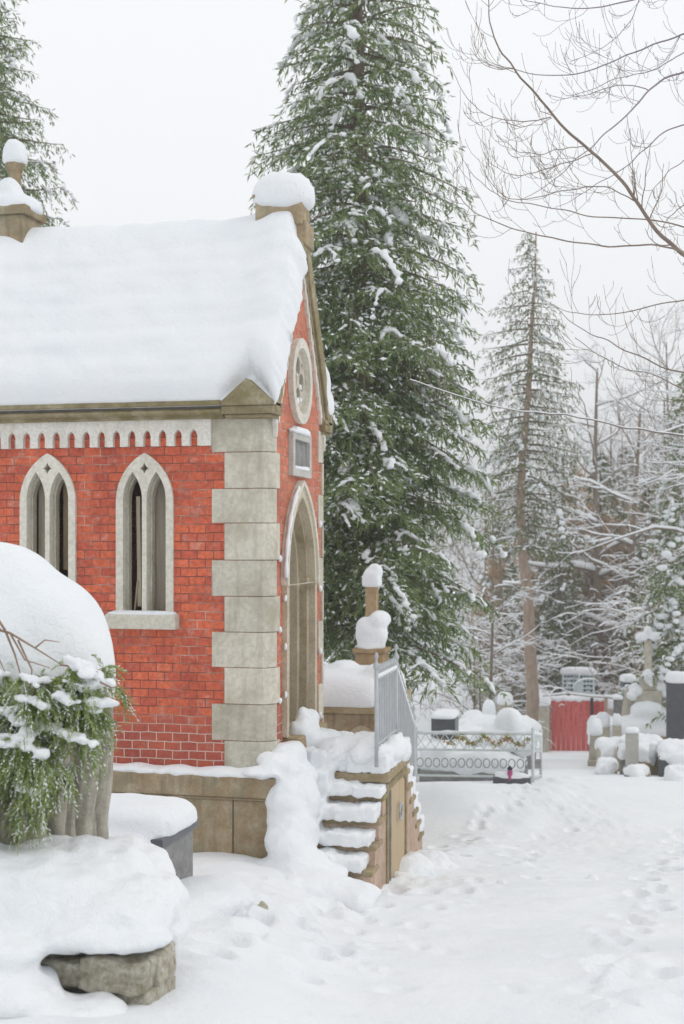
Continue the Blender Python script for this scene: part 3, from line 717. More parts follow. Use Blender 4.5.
# ============================================================ IRON RAILING ON THE PLATFORM
xr = XS-.075
rl = thing('iron_railing', 'light grey iron railing with close bars along the chapel steps', 'railing', (xr, YA, ZP))
def rpost(y, z0, z1):
    p = MB().tube([(xr, y, z0), (xr, y, z1)], .017, 8); p.lathe((xr, y, z1-.01), [(.012, 0), (.028, .025), (.03, .045), (.012, .075), (.009, .1), (.02, .125), (.008, .16)], 8)
    return build('post', p, M['iron'], rl, smooth=True)
PY = [11.0, 11.93, 12.9]; PT = [-1.11, -1.11, -1.80]; PB = [-1.95, -1.95, -2.7]
for y, a, b2 in zip(PY, PB, PT): rpost(y, a, b2)
for (y0, y1, t0, t1, b0, b1) in ((PY[0], PY[1], -1.19, -1.19, -1.76, -1.76), (PY[1], PY[2], -1.19, -1.86, -1.80, -2.5)):
    build('rail', MB().tube([(xr, y0, t0), (xr, y1, t1)], .014, 6), M['iron'], rl)
    build('rail', MB().tube([(xr, y0, b0), (xr, y1, b1)], .012, 6), M['iron'], rl)
    n = 12
    for i in range(1, n):
        t = i/n; y = y0+(y1-y0)*t; zt_ = t0+(t1-t0)*t; zb_ = b0+(b1-b0)*t
        q = MB().tube([(xr, y, zb_-.06), (xr, y, zt_+.06)], .0085, 6); q.lathe((xr, y, zt_+.055), [(.008, 0), (.018, .02), (.004, .06)], 6)
        build('bar', q, M['iron'], rl)
    sp = [(xr, y0+(y1-y0)*t, t0+(t1-t0)*t+.018) for t in np.linspace(.03, .97, 22)]
    build('rail_snow', MB().tube(sp, [.012+.010*abs(math.sin(i*1.7)) for i in range(22)], 6), M['snow'], rl, smooth=True)
# ============================================================ FOREGROUND LEFT: draped monument on a grave plinth
def stone(name, c, sx, sy, sz, mat, rz=0, tilt=0, tx=0, rough=.0, seed=0, sub=0):
    pass
D0 = 6.35
mc = P(18, 838, D0)
mon = thing('draped_monument', 'weathered grey stone monument carved like hanging drapery under a huge snow dome', 'monument', mc)
def fold(a, t): return 1+.045*math.sin(a*13+t*2.2)+.03*math.sin(a*29-t*3)+.02*math.sin(a*7+t*5)
bd = MB(); n = 260; prof = [(.40, -.12), (.42, 0), (.425, .12), (.44, .25), (.445, .40), (.45, .52), (.45, .65), (.43, .75), (.36, .84)]
th = np.arange(n)*2*math.pi/n; vv = []
pf = [(r_, z_) for i in range(len(prof)-1) for r_, z_ in [(prof[i][0]+(prof[i+1][0]-prof[i][0])*q/5, prof[i][1]+(prof[i+1][1]-prof[i][1])*q/5) for q in range(5)]]+[prof[-1]]
for (r_, z_) in pf:
    for a in th:
        t = z_/.8; k = 1.03-.17*math.exp(-(math.sin(a*7.5+t*.9+.35*math.sin(t*4)+.5*math.sin(a*2))/.30)**2)-.07*math.exp(-(math.sin(a*13.3-t*1.1)/.3)**2)+.04*math.sin(a*5+t*2)+.02*noise.noise(Vector((math.cos(a)*3, math.sin(a)*3, z_*4)))
        vv.append((mc[0]+r_*k*math.cos(a), mc[1]+r_*.8*k*math.sin(a), mc[2]+z_))
m_ = len(pf); ff = [(i*n+j, i*n+(j+1) % n, (i+1)*n+(j+1) % n, (i+1)*n+j) for i in range(m_-1) for j in range(n)]+[tuple(range((m_-1)*n, m_*n))]
bd.add(vv, ff)
body = build('draped_body', bd, M['drapery'], mon, smooth=True)
dm_ = MB()
top = P(-12, 690, D0)
for i, (px, py, rx, rz_) in enumerate([(-14, 690, .555, .735), (30, 668, .40, .50), (58, 675, .215, .33), (78, 672, .125, .14), (-60, 660, .4, .6), (-30, 602, .40, .27)]):
    dm_.lump(P(px, py, D0+.02*i), 1, (rx, .45 if i < 2 else .3, rz_), .07, 40+i, 36, 24)
cut = P(0, 697, D0)[2]
dome = remesh(dm_, .03, 14, .5, .016, .35)
dv = dome.verts(); low = dv[:, 2] < cut
dv[low, 2] = cut-(cut-dv[low, 2])*.10
dome.v = [dv]
build('snow_dome', dome, M['snow'], mon, smooth=True)
# ---- the plinth of that grave: rough stones
gp = thing('grave_plinth', 'low plinth of rough lichened stones showing under thick snow at the lower left', 'grave', P(110, 1000, 5.4))
def rough(c, sx, sy, sz, rz=0, seed=0, tz=0, amp=.02, dens=.02):
    b_ = MB().box(-sx/2, sx/2, -sy/2, sy/2, 0, sz)
    r_ = remesh(b_, dens, 2, .5, amp, .11, seed); v = r_.verts()
    Mx = np.array(Matrix.Rotation(rz, 3, 'Z') @ Matrix.Rotation(tz, 3, 'Y')); r_.v = [v @ Mx.T+np.asarray(c)]; return r_
build('stone', rough(P(121, 984, 5.52), .30, .24, .135, 0, 3, R(2), .018, .012), M['rough'], gp, smooth=True)
build('stone', rough(P(60, 974, 5.62), .33, .25, .10, 0, 8, R(5), .014, .012), M['rough'], gp, smooth=True)
build('stone', rough(P(162, 979, 5.60), .06, .2, .14, 0, 5, 0, .010, .012), M['rough'], gp, smooth=True)
build('stone', rough(P(131, 1010, 5.58), .28, .3, .13, 0, 11, 0, .01, .012), M['rough'], gp, smooth=True)
build('stone', rough(P(163, 1002, 5.64), .05, .2, .09, 0, 15, 0, .01, .012), M['rough'], gp, smooth=True)
build('core_block', MB().box(*(lambda a: (a[0]-1.2, a[0]-.32, a[1]+.12, a[1]+.8, a[2]-.4, a[2]+.03))(P(168, 975, 5.6))), M['stair'], gp)
gs = MB()
def gl(px, py, d, rx, ry, rz_, nz=.12): gs.lump(P(px, py, d), 1, (rx, ry, rz_), nz, rr.randint(0, 999), 20, 12)
for (px, py, d, a, b2, c2) in [(20, 900, 5.8, .50, .35, .22), (-60, 900, 5.8, .5, .4, .28), (90, 916, 5.68, .32, .24, .13), (138, 924, 5.68, .15, .2, .085), (158, 915, 5.9, .10, .3, .12), (165, 930, 5.95, .09, .2, .14), (120, 905, 5.85, .27, .3, .16), (60, 885, 6.0, .45, .35, .22),
        (100, 870, 6.3, .24, .35, .15), (130, 880, 6.3, .20, .35, .15), (-20, 865, 6.3, .5, .4, .2), (150, 905, 5.9, .13, .35, .13), (60, 935, 5.52, .25, .15, .07), (110, 938, 5.52, .22, .15, .05), (150, 938, 5.55, .10, .15, .04), (-40, 950, 5.4, .35, .2, .12), (-30, 985, 5.35, .30, .25, .14), (20, 995, 5.3, .16, .22, .09), (60, 1020, 5.3, .3, .22, .09)]: gl(px, py, d, a, b2, c2)
build('plinth_snow', remesh(gs, .018, 8, .5, .020, .13), M['snow'], gp, smooth=True)
# ---- second low grave slab behind
g2 = thing('grave_slab', 'low dark grave slab capped by a smooth block of snow beside the chapel plinth', 'grave', P(150, 860, 7.9))
a0 = np.array([-2.83, 0, 0]); yA = P(160, 850, 7.85)[1]
build('slab', MB().box(-3.75, -2.83, yA, yA+.62, -2.35, -1.865), M['greystone'], g2, bevel=.01)
build('slab', MB().box(-3.73, -2.80, yA-.02, yA+.64, -1.862, -1.80), M['darkgranite'], g2, bevel=.008)
gs2 = MB().pillow((-3.24, yA+.32, -1.79), .47, .36, .15, 0, .35, .25, .12, 40, 14, seed=6)
gs2.lump((-2.75, yA+.25, -2.30), 1, (.34, .6, .17), .2, 9, 18, 12).lump((-2.95, yA-.1, -2.22), 1, (.34, .3, .17), .2, 19, 18, 12)
gs2.lump((-3.0, yA-.02, -1.92), 1, (.16, .12, .15), .2, 6, 16, 10).lump((-3.35, yA-.08, -1.95), 1, (.4, .16, .2), .2, 8, 16, 10)
build('snow_cap', remesh(gs2, .02, 7, .5, .006, .12), M['snow'], g2, smooth=True)
# ---- stray things on the snow
pt = gpt(262, 948); X, Y = XY(*pt); tag(build('stone', MB().lump((X, Y, gz(X, Y)+.0), 1, (.045, .05, .05), .5, 5, 9, 6), M['rough'], None, loc=(X, Y, gz(X, Y))), 'small dark stone poking out of the snow below the stairs', 'stone')
for i, (px, py, s, lb) in enumerate([(22, 1006, .035, 'curled brown leaf at the very bottom left of the snow'), (30, 990, .02, 'tiny fallen leaf just left of the rough plinth stones'), (470, 844, .05, 'dead brown leaf on the trodden snow right of the staircase')]):
    pt = gpt(px, py); X, Y = XY(*pt); z = gz(X, Y)+.03+(.12 if px < 40 else 0)
    l = MB().add([(X-s, Y, z), (X, Y-s*.5, z+.01), (X+s, Y, z+.012), (X, Y+s*.5, z), (X-s, Y, z-.004), (X, Y-s*.5, z+.006), (X+s, Y, z+.008), (X, Y+s*.5, z-.004)], [(0, 1, 2, 3), (7, 6, 5, 4), (0, 4, 5, 1), (1, 5, 6, 2), (2, 6, 7, 3), (3, 7, 4, 0)])
    tag(build('fallen_leaf', l, M['dry'], None, loc=(X, Y, z)), lb, 'leaf')
# ---- the cedar bush in front of the monument
def cedar():
    rng = np.random.default_rng(3); r_ = random.Random(3)
    root = P(-15, 842, 6.0)
    o = thing('cedar_bush', 'snow-dusted green cedar bush with brown twigs leaning on the draped monument', 'bush', root)
    tw = MB(); B, Dv, L, W = [], [], [], []; sn = MB(); sB, sD, sL, sW = [], [], [], []
    tips = []
    nodes_ = []
    for i in range(44):
        px = r_.uniform(-60, 100); lowpy = 806-max(0, px-40)*1.75; py = r_.uniform(662+abs(px-55)*.05, max(684, lowpy))
        nodes_.append((px, py, r_.uniform(-.10, .10)))
    for (px, py, dd_) in nodes_:
        c0 = P(px, py, 5.86+dd_+abs(px-30)*.0009); tw.tube([root+(c0-root)*.35+np.array([0, .12, .12]), (root+c0)/2+np.array([0, 0, .13]), c0], [.008, .006, .003], 5)
        for q in range(r_.randint(5, 9)):
            tips.append((c0+np.array([r_.gauss(0, .05), r_.gauss(-.02, .03), r_.gauss(-.01, .035)]), px, py, c0))
    for (c, px, py, c0) in tips:
        tw.tube([c0, (c0+c)/2+np.array([0, 0, .015]), c], [.003, .0025, .0015], 4, cap=False)
        ax_ = (c-c0)+np.array([.01, -.02, -.01]); ax_ /= np.linalg.norm(ax_)
        for k in range(r_.randint(7, 11)):      # flat sprays that hang outwards
            dirv = ax_*.6+np.array([r_.gauss(.12, .4), r_.gauss(-.25, .3), r_.gauss(-.55, .4)]); dirv /= np.linalg.norm(dirv)
            ln = r_.uniform(.06, .15); m = 22
            t = np.linspace(0, 1, m)[:, None]; p = c+dirv*ln*t; p[:, 2] -= (t[:, 0]**2)*ln*.45
            sd = np.cross(dirv, rng.normal(size=3)); sd /= np.linalg.norm(sd)
            for sgn in (-1, 1):
                q = dirv+sd*sgn*.6-np.array([0, 0, .15]); B.append(p); Dv.append(np.repeat(q[None], m, 0)+rng.normal(size=(m, 3))*.12)
                L.append((1-t[:, 0]*.6)*.027*rng.uniform(.7, 1.3, m)); W.append(np.full(m, .0048))
            if r_.random() < .42:
                B2 = p[::2]+np.array([0, -.002, .003]); sB.append(B2); sD.append(np.repeat(dirv[None], len(B2), 0)+rng.normal(size=(len(B2), 3))*.3); sL.append(np.full(len(B2), .022)); sW.append(np.full(len(B2), .0075))
    for (px, py, dd_) in nodes_:
        if r_.random() < .95:
            c0 = P(px, py-3, 5.79+dd_*.6); s = r_.uniform(.016, .042); sl_ = r_.uniform(-1.2, .2)
            for q in range(r_.randint(5, 10)):
                f_ = r_.gauss(0, 1.3); sn.lump(c0+np.array([f_*s, r_.gauss(-.03, .02), abs(r_.gauss(0, s*.35))+f_*s*.5*sl_]), s*r_.uniform(.45, 1), (1.2, .9, .6), .6, r_.randint(0, 9999), 11, 8)
    # bare brown twigs over the dome
    for pl in ([(-20, 625), (10, 633), (35, 648), (62, 665)], [(-15, 600), (5, 630), (15, 655), (22, 680)], [(10, 633), (25, 660), (50, 668)], [(35, 648), (45, 640), (60, 642)], [(0, 628), (-5, 650), (5, 672)], [(18, 640), (32, 670), (30, 690)], [(100, 682), (112, 688), (124, 684)], [(60, 665), (85, 668), (98, 672)]):
        tw.tube([P(x, y, 5.74) for x, y in pl], [.007, .0055, .004, .002][:len(pl)] if len(pl) == 4 else [.0045, .0035, .0015], 6)
    build('twigs', tw, M['twig_brown'], o, smooth=True)
    v = rhombs(np.concatenate(B), np.concatenate(Dv), np.concatenate(L), np.concatenate(W), rng)-origin_of(o)
    link('foliage', fast_mesh('foliage', v, len(v)//4), M['cedar'], o)
    v = rhombs(np.concatenate(sB), np.concatenate(sD), np.concatenate(sL), np.concatenate(sW), rng)-origin_of(o)
    link('frost', fast_mesh('frost', v, len(v)//4), M['snow'], o)
    build('snow_clumps', remesh(sn, .009, 2, .4, .008, .03), M['snow'], o, smooth=True)
cedar()

# ============================================================ TOMBS BEHIND THE CHAPEL
tb = thing('walled_tomb', 'brown stone tomb wall under a deep flat slab of snow behind the chapel', 'tomb', P(350, 745, 15.0))
a, b_ = P(322, 703, 15), P(381, 703, 15); yb_ = P(350, 703, 15)[1]
build('tomb_wall', MB().box(a[0]-.4, b_[0]+.06, yb_, yb_+1.5, -3.6, a[2]-.12), M['plinth'], tb, bevel=.015)
build('cornice', MB().box(a[0]-.4, b_[0]+.10, yb_-.05, yb_+1.55, a[2]-.118, a[2]), M['stair'], tb, bevel=.012)
build('niche', MB().merge(plate(arch(P(362, 740, 15)[0], -2.75, -2.35, -2.12, .19), [arch(P(362, 740, 15)[0], -2.745, -2.37, -2.20, .13)], 'y', yb_-.03, .04)), M['plinth2'], tb, bevel=.01)
tsn = MB().pillow(((a[0]-.4+b_[0]+.08)/2, yb_+.74, a[2]-.02), (b_[0]-a[0])/2+.24, .84, .36, 0, .3, .12, .06, 40, 14, seed=14)
tsn.lump(P(376, 675, 15.2), 1, (.16, .2, .14), .2, 3, 16, 10).lump(P(345, 672, 15.9), 1, (.2, .3, .15), .2, 13, 16, 10)
build('snow_cap', remesh(tsn, .035, 6), M['snow'], tb, smooth=True)
gc = thing('grave_pillar', 'tan stone pillar cross with snow piled on its arms and top, behind the walled tomb', 'grave cross', P(372, 668, 16.4))
c = P(372, 668, 16.4)
build('base', MB().rbox((c[0], c[1], c[2]-2.0), .36, .36, 2.2, 0).rbox((c[0], c[1], c[2]+.20), .42, .42, .06, 0), M['tan'], gc, bevel=.015)
build('shaft', MB().rbox((c[0], c[1], c[2]+.26), .145, .14, .82, 0).rbox((c[0], c[1], c[2]+1.03), .20, .18, .07), M['tan'], gc, bevel=.012)
build('arms', MB().rbox((c[0], c[1], c[2]+.42), .34, .15, .14, 0), M['tan'], gc, bevel=.012)
q = MB(); cc = P(372, 632, 16.4)
q.lump((cc[0]+.0, cc[1]-.05, cc[2]-.02), 1, (.20, .2, .22), .15, 4, 20, 14).lump((cc[0]+.10, cc[1]-.05, cc[2]+.15), 1, (.14, .18, .13), .15, 9, 16, 12).lump((cc[0]-.06, cc[1]-.05, cc[2]+.06), 1, (.14, .18, .14), .15, 11, 16, 12).lump((cc[0], cc[1]-.03, cc[2]-.18), 1, (.18, .2, .1), .1, 8, 16, 10)
build('snow_pile', remesh(q, .02, 5), M['snow'], gc, smooth=True)
cc = P(372, 583, 16.4); build('snow_cap', remesh(MB().pillow((cc[0], cc[1], cc[2]-.03), .12, .12, .22, 0, .5, .1, .1, seed=4).lump((cc[0]+.03, cc[1], cc[2]+.13), 1, (.1, .1, .12), .2, 3, 14, 10), .018, 4), M['snow'], gc, smooth=True)

# ============================================================ FENCED GRAVE
DF = 21.4
fe = thing('lattice_fence', 'low grey metal lattice fence with a coloured garland round a snowy grave', 'fence', on(475, DF))
pL, pR = P(416, 783, DF+.3), P(533, 785, DF-.1)
pB = P(541, 783, DF+1.6); pBL = P(414, 770, DF+2.0)
def lerp(a, b, t): return a+(b-a)*t
H1, H2, H3, H4 = .83, .58, .13, .42
up = lambda p, h: p+np.array([0, 0, h])
for p in (pL, pR, pB, pBL):
    hh = .9; build('post', MB().tube([up(p, -.3), up(p, hh)], .026, 8).lump(up(p, hh+.02), .035, nz=0), M['iron_light'], fe, smooth=True)
for (a, b_) in ((pL, pR), (pR, pB), (pL, pBL)):
    for h in (H1, H2-.02, H3): build('rail', MB().tube([up(a, h), up(b_, h)], .019, 6), M['iron_light'], fe)
    build('rail_snow', MB().tube([up(lerp(a, b_, t), H1+.03) for t in np.linspace(.01, .99, 16)], [.02+.012*math.sin(i*1.9) for i in range(16)], 6), M['snow'], fe, smooth=True)
    L = np.linalg.norm(b_-a); n = max(3, int(L/.16)); lat = MB()
    for i in range(n):
        t0, t1 = i/n, (i+1)/n
        lat.tube([up(lerp(a, b_, t0), H2), up(lerp(a, b_, t1), H1)], .009, 5); lat.tube([up(lerp(a, b_, t1), H2), up(lerp(a, b_, t0), H1)], .009, 5)
    build('lattice', lat, M['iron_light'], fe)
    sc_ = MB(); n = max(3, int(L/.13))
    for i in range(n):      # row of scrolled rings under the lattice
        pm = up(lerp(a, b_, (i+.5)/n), .345); dv_ = (b_-a)/L
        ringp = [pm+dv_*.055*math.cos(q)+np.array([0, 0, .075*math.sin(q)]) for q in np.linspace(0, 2*math.pi, 12)]
        sc_.tube(ringp, .009, 5)
    build('scrollwork', sc_, M['greystone'], fe)
rng = np.random.default_rng(9); gp_ = []
for i in range(420):
    t = rng.uniform(.23, .97); p = lerp(pL, pR, t)+np.array([0, -.05, .80-.13*abs(math.sin(t*16))+rng.normal()*.018]); gp_.append(p)
gp_ = np.array(gp_); v = rhombs(gp_, rng.normal(size=(420, 3)), np.full(420, .06), np.full(420, .024), rng)-origin_of(fe)
link('garland', fast_mesh('garland', v, 420), M['garland'], fe)
# mounds of graves inside and behind the fence
mr = random.Random(21)
def mound_grave(px, py, d, w, dp, h, label, stone_h=0, mat='greystone', name='snowy_grave', rz=0):
    c = P(px, py, d); g0 = gz(c[0], c[1]); c[2] = max(c[2], g0-.3)
    o = thing(name, label, 'grave', (c[0], c[1], g0))
    build('kerb', MB().rbox((c[0], c[1], g0-.4), w, dp, .4+h*.5, rz), M[mat], o, bevel=.02)
    s = MB().pillow((c[0], c[1], g0+h*.45), w*.52, dp*.52, h*.75, rz, .4, .1, .12, 36, 12, seed=mr.randint(0, 99))
    for k in range(5): s.lump((c[0]+mr.uniform(-.4, .4)*w, c[1]+mr.uniform(-.4, .4)*dp, g0+h*.9), 1, (w*mr.uniform(.1, .25), dp*.2, h*mr.uniform(.2, .5)), .25, mr.randint(0, 999), 16, 10)
    build('snow_mound', remesh(s, .05, 5, .5, .06, .25), M['snow'], o, smooth=True)
    return o, c, g0
o, c, g0 = mound_grave(475, 770, 22.6, 1.7, 1.6, .55, 'snow-filled grave bed inside the lattice fence')
build('snow_cone', remesh(MB().lump(P(508, 728, 22.3), 1, (.26, .3, .36), .2, 3, 16, 12).lump(P(495, 740, 22.3), 1, (.4, .3, .25), .2, 5, 16, 12).lump(P(524, 745, 22.3), 1, (.28, .3, .2), .2, 5, 16, 12), .04, 4), M['snow'], o, smooth=True)
def headstone(px, ytop, ybot, d, wpx, th, mat, label, top='flat', group=None, lean=0, rz=0, snow=.1, name='headstone', plinth=True, cat='headstone'):
    c = P(px, ybot, d); g0 = gz(c[0], c[1]); w = wpx/FP*d; h = P(px, ytop, d)[2]-g0
    o = thing(name, label, cat, (c[0], c[1], g0), group)
    if top == 'flat': poly = [(-w/2, -.3), (w/2, -.3), (w/2, h), (-w/2, h)]
    elif top == 'round': poly = [(-w/2, -.3), (w/2, -.3)]+[(w/2*math.cos(a), h-w*.35+w*.35*math.sin(a)) for a in np.linspace(0, math.pi, 12)]
    elif top == 'point': poly = [(-w/2, -.3), (w/2, -.3), (w/2, h*.8), (0, h), (-w/2, h*.8)]
    b_ = MB().prism(poly, 1, -th/2, th/2); Mx = np.array(Matrix.Rotation(rz, 3, 'Z') @ Matrix.Rotation(lean, 3, 'X'))
    b_.v = [v @ Mx.T+np.array([c[0], c[1], g0]) for v in b_.v]; build('slab', b_, M[mat], o, bevel=.012)
    if plinth: build('base', MB().rbox((c[0], c[1], g0-.3), w*1.3, th*2.2, .3+.14, rz), M[mat], o, bevel=.015)
    if snow:
        zt_ = g0+h*(1 if top != 'point' else .86)-.01-(w*.12 if top == 'round' else 0)
        build('snow_cap', MB().pillow((c[0], c[1]-math.sin(lean)*h, zt_), w*.54, th*.8+.04, snow+(h*.14 if top == 'point' else 0)+(w*.12 if top == 'round' else 0), rz, .45 if top == 'flat' else .7, .25, .1, seed=mr.randint(0, 99)), M['snow'], o, smooth=True)
    return o, c, g0
headstone(445, 715, 745, 25.0, 24, .5, 'darkgranite', 'dark low gravestone slab lying in snow left behind the lattice fence', snow=.10)
mound_grave(425, 745, 24.5, .9, 1.2, .5, 'rounded white snow mound just right of the chapel railing')
mound_grave(462, 740, 26.5, 1.0, 1.2, .7, 'tall snow mound behind the dark low gravestone slab')
mound_grave(495, 735, 27.5, 1.6, 1.2, .9, 'broad snow-heaped grave between the lattice fence and the pine trunk')
headstone(489, 706, 740, 28.5, 12, .2, 'palestone', 'small pale pointed gravestone capped with snow left of the pine trunk', 'point', snow=.14)
headstone(505, 700, 740, 29.5, 15, .2, 'palestone', 'snow-plastered gravestone close behind the fenced grave', 'round', snow=.2)
# planter and magenta grave light
pl0 = P(512, 787, DF-.5); pg = gz(pl0[0], pl0[1])
fp = thing('flower_planter', 'dark flower box standing in snow at the foot of the lattice fence', 'planter', (pl0[0], pl0[1], pg))
build('box', MB().prism([(-.28, 0), (.28, 0), (.33, .16), (-.33, .16)], 1, -.1, .1) if False else MB().rbox((pl0[0], pl0[1], pl0[2]+.02), .60, .18, .15), M['darkgranite'], fp, bevel=.015)
build('snow_cap', MB().pillow((pl0[0], pl0[1], pl0[2]+.16), .28, .09, .07, 0, .5, .3, .2, seed=3), M['snow'], fp, smooth=True)
M['magenta'] = plain('magenta glass', (.40, .07, .20), .3, 0, .2)
gl_ = thing('grave_candle', 'magenta grave candle standing on the dark flower box', 'candle', (pl0[0]-.02, pl0[1]-.03, pl0[2]+.17))
cl = P(510, 774, DF-.55)
build('glass', MB().lathe((cl[0], cl[1], cl[2]-.10), [(.038, 0), (.046, .05), (.042, .14), (.034, .17)], 12), M['magenta'], gl_, smooth=True)
build('lid', MB().lathe((cl[0], cl[1], cl[2]+.07), [(.04, 0), (.045, .02), (.02, .05), (.012, .06)], 12), M['dark'], gl_, smooth=True)

# ============================================================ RED GATE, NOTICE BOARD
DG = 38.5
rg = thing('red_gate', 'faded red board gate with snow along its top at the end of the path', 'gate', on(577, DG))
def gate_leaf(x0, x1, d, y1, n):
    for i in range(n):
        a, b_ = P(x0+(x1-x0)*i/n, 758, d), P(x0+(x1-x0)*(i+1)/n, y1, d)
        build('board', MB().box(a[0]+.006, b_[0]-.006, a[1]-.02*(i % 2), a[1]+.05, a[2]-.3, b_[2]+.02*math.sin(i*2.7)), M['red'], rg)
gate_leaf(551, 591, DG, 700, 8); gate_leaf(592.5, 605, DG+.3, 699, 3)
for x in (549, 592, 606):
    a = P(x, 757, DG-.1); build('post', MB().rbox((a[0], a[1], a[2]-.3), .09, .09, 2.05), M['bark_pine' if x != 592 else 'dark'], rg)
a, b_ = P(549, 700, DG), P(607, 700, DG); s = MB()
for i in range(26): s.lump(lerp(a, b_, i/25)+np.array([0, 0, .05+.02*math.sin(i*1.3)]), 1, (.10, .12, .08+.03*math.sin(i*2.1)), .3, i, 10, 7)
build('snow_cap', remesh(s, .03, 3), M['snow'], rg, smooth=True)
nb = thing('notice_board', 'white framed notice board with rows of dark plates behind the red gate', 'notice board', on(578, 40.5))
M['teal_white'] = plain('pale teal paint', (.62, .72, .74), .5, 0, .08)
M['slateplate'] = plain('dark slate plates', (.07, .11, .13), .4, 0, .2)
a = P(562, 694, 40.5); b_ = P(595, 672, 40.5)
build('panel', MB().box(a[0], b_[0], a[1], a[1]+.06, a[2], b_[2]), M['teal_white'], nb, bevel=.01)
fx = lambda t: a[0]+(b_[0]-a[0])*t
for zr in range(5):
    z = b_[2]-.11-zr*.135
    for i in range(9):
        if 1 < zr < 4 and 2 < i < 6: continue
        if zr == 1 and 3 < i < 6: continue
        build('plate', MB().box(fx(.06+i*.1), fx(.06+i*.1+.075), a[1]-.012, a[1]+.005, z-.07*(.8+.3*math.sin(i*3+zr)), z), M['slateplate'], nb)
for t in (.03, .97): build('post', MB().rbox((fx(t), a[1]+.1, a[2]-1.6), .07, .07, 2.2), M['bark'], nb)
build('snow_cap', MB().pillow(((a[0]+b_[0])/2, a[1]+.03, b_[2]-.01), (b_[0]-a[0])/2+.06, .14, .17, 0, .4, .3, .1, seed=5), M['snow'], nb, smooth=True)
# low snowed wall/hedge line beside the gate
for (x0, x1, d, yt, lb) in ((536, 549, 38, 694, 'short snow-buried wall left of the red gate'), (606, 622, 39, 697, 'short snow-topped wall right of the red gate')):
    a, b_ = P(x0, yt, d), P(x1, yt, d); g0 = gz(a[0], a[1])
    o = thing('low_wall', lb, 'wall', (a[0], a[1], g0)); build('wall_body', MB().box(a[0], b_[0], a[1]-.15, a[1]+.25, g0-.3, a[2]-.25), M['palestone'], o, bevel=.02)
    build('snow_cap', remesh(MB().pillow(((a[0]+b_[0])/2, a[1]+.05, a[2]-.3), (b_[0]-a[0])/2+.06, .3, .36, 0, .5, .1, .2, seed=8), .04, 3), M['snow'], o, smooth=True)

# ============================================================ GRAVES ON THE RIGHT
DC = 29.5
c = P(648, 730, DC)
cr = thing('stone_cross', 'tall pale stone cross on a stepped base with snow on its arms', 'grave cross', (c[0], c[1], c[2]-.4))
def zz(py, d=DC): return (HZ-py)/FP*d
build('base', MB().rbox((c[0], c[1], zz(745)-.5), 1.35, .7, zz(729)-zz(745)+.5), M['tan'], cr, bevel=.02)
build('pedestal', MB().rbox((c[0], c[1]+.05, zz(729)), .62, .4, zz(690)-zz(729)).rbox((c[0], c[1]+.05, zz(690)), .40, .3, zz(676)-zz(690)), M['palestone'], cr, bevel=.02)
build('wing_stone', MB().prism([(c[0]-.62, zz(722)), (c[0]-.32, zz(722)), (c[0]-.32, zz(686)), (c[0]-.52, zz(692))], 1, c[1], c[1]+.2), M['palestone'], cr, bevel=.02)
build('wing_stone', MB().prism([(c[0]+.32, zz(722)), (c[0]+.62, zz(722)), (c[0]+.52, zz(692)), (c[0]+.32, zz(686))], 1, c[1], c[1]+.2), M['palestone'], cr, bevel=.02)
build('shaft', MB().rbox((c[0], c[1]+.05, zz(676)), .17, .15, zz(630)-zz(676)), M['palestone'], cr, bevel=.015)
build('arms', MB().rbox((c[0], c[1]+.045, zz(641)), .52, .14, .155), M['palestone'], cr, bevel=.015)
for grp in (((641, 637, .14, .12, .11), (655, 636.5, .15, .12, .11), (648, 630, .09, .11, .11), (646, 635, .12, .1, .09)), ((648, 676, .13, .13, .17), (650, 681, .14, .13, .08)), ((636, 690, .15, .18, .17), (632, 695, .12, .18, .12)), ((660, 688, .15, .18, .17), (664, 694, .12, .18, .12))):
    q_ = MB()
    for (px, py, rx, ry, rz_) in grp: q_.lump(P(px, py, DC-.02), 1, (rx, ry, rz_), .3, int(px), 16, 12)
    build('snow_cap', remesh(q_, .025, 4, .5, .02, .12), M['snow'], cr, smooth=True)
sn_ = MB().pillow((c[0], c[1]-.1, zz(729)-.05), .78, .55, .36, 0, .6, .1, .1, 32, 12, seed=3); sn_.lump(P(648, 714, DC-.2), 1, (.4, .3, .3), .2, 4, 16, 12)
build('plinth_snow', remesh(sn_, .04, 5), M['snow'], cr, smooth=True)
headstone(677, 680, 738, 27.5, 21, .22, 'darkgranite', 'large polished dark gravestone with a thick snow cap at the right edge', snow=.2)
headstone(628, 680, 712, 33, 13, .22, 'darkgranite', 'narrow dark gravestone with tilted snow cap left of the tall stone cross', snow=.16, rz=R(20))
headstone(618, 698, 722, 32.5, 9, .2, 'greystone', 'small grey gravestone beside the narrow dark one', snow=.08)
def kerb_grave(px, py, d, wpx, label, mat, h=.35, rz=0, dp=.6, snow=.22):
    c = P(px, py, d); g0 = gz(c[0], c[1]); w = wpx/FP*d
    o = thing('kerbed_grave', label, 'grave', (c[0], c[1], g0))
    top = c[2]
    build('kerb', MB().rbox((c[0], c[1], g0-.4), w, dp, max(.2, top-g0+.4), rz), M[mat], o, bevel=.015)
    s = MB().pillow((c[0], c[1], top-.03), w*.53, dp*.56, snow, rz, .38, .3, .2, 32, 12, seed=mr.randint(0, 99))
    s.lump((c[0]+w*mr.uniform(-.3, .3), c[1]-dp*.5, top-snow*.4), 1, (w*.45, dp*.3, snow*.9), .3, mr.randint(0, 99), 14, 10)
    build('snow_cap', remesh(s, .03, 3, .5, .035, .15), M['snow'], o, smooth=True); return o, c, g0
kerb_grave(612, 746, 27, 30, 'low pale grave kerb under snow between the gate and the grey slab', 'palestone', dp=.7, snow=.18)
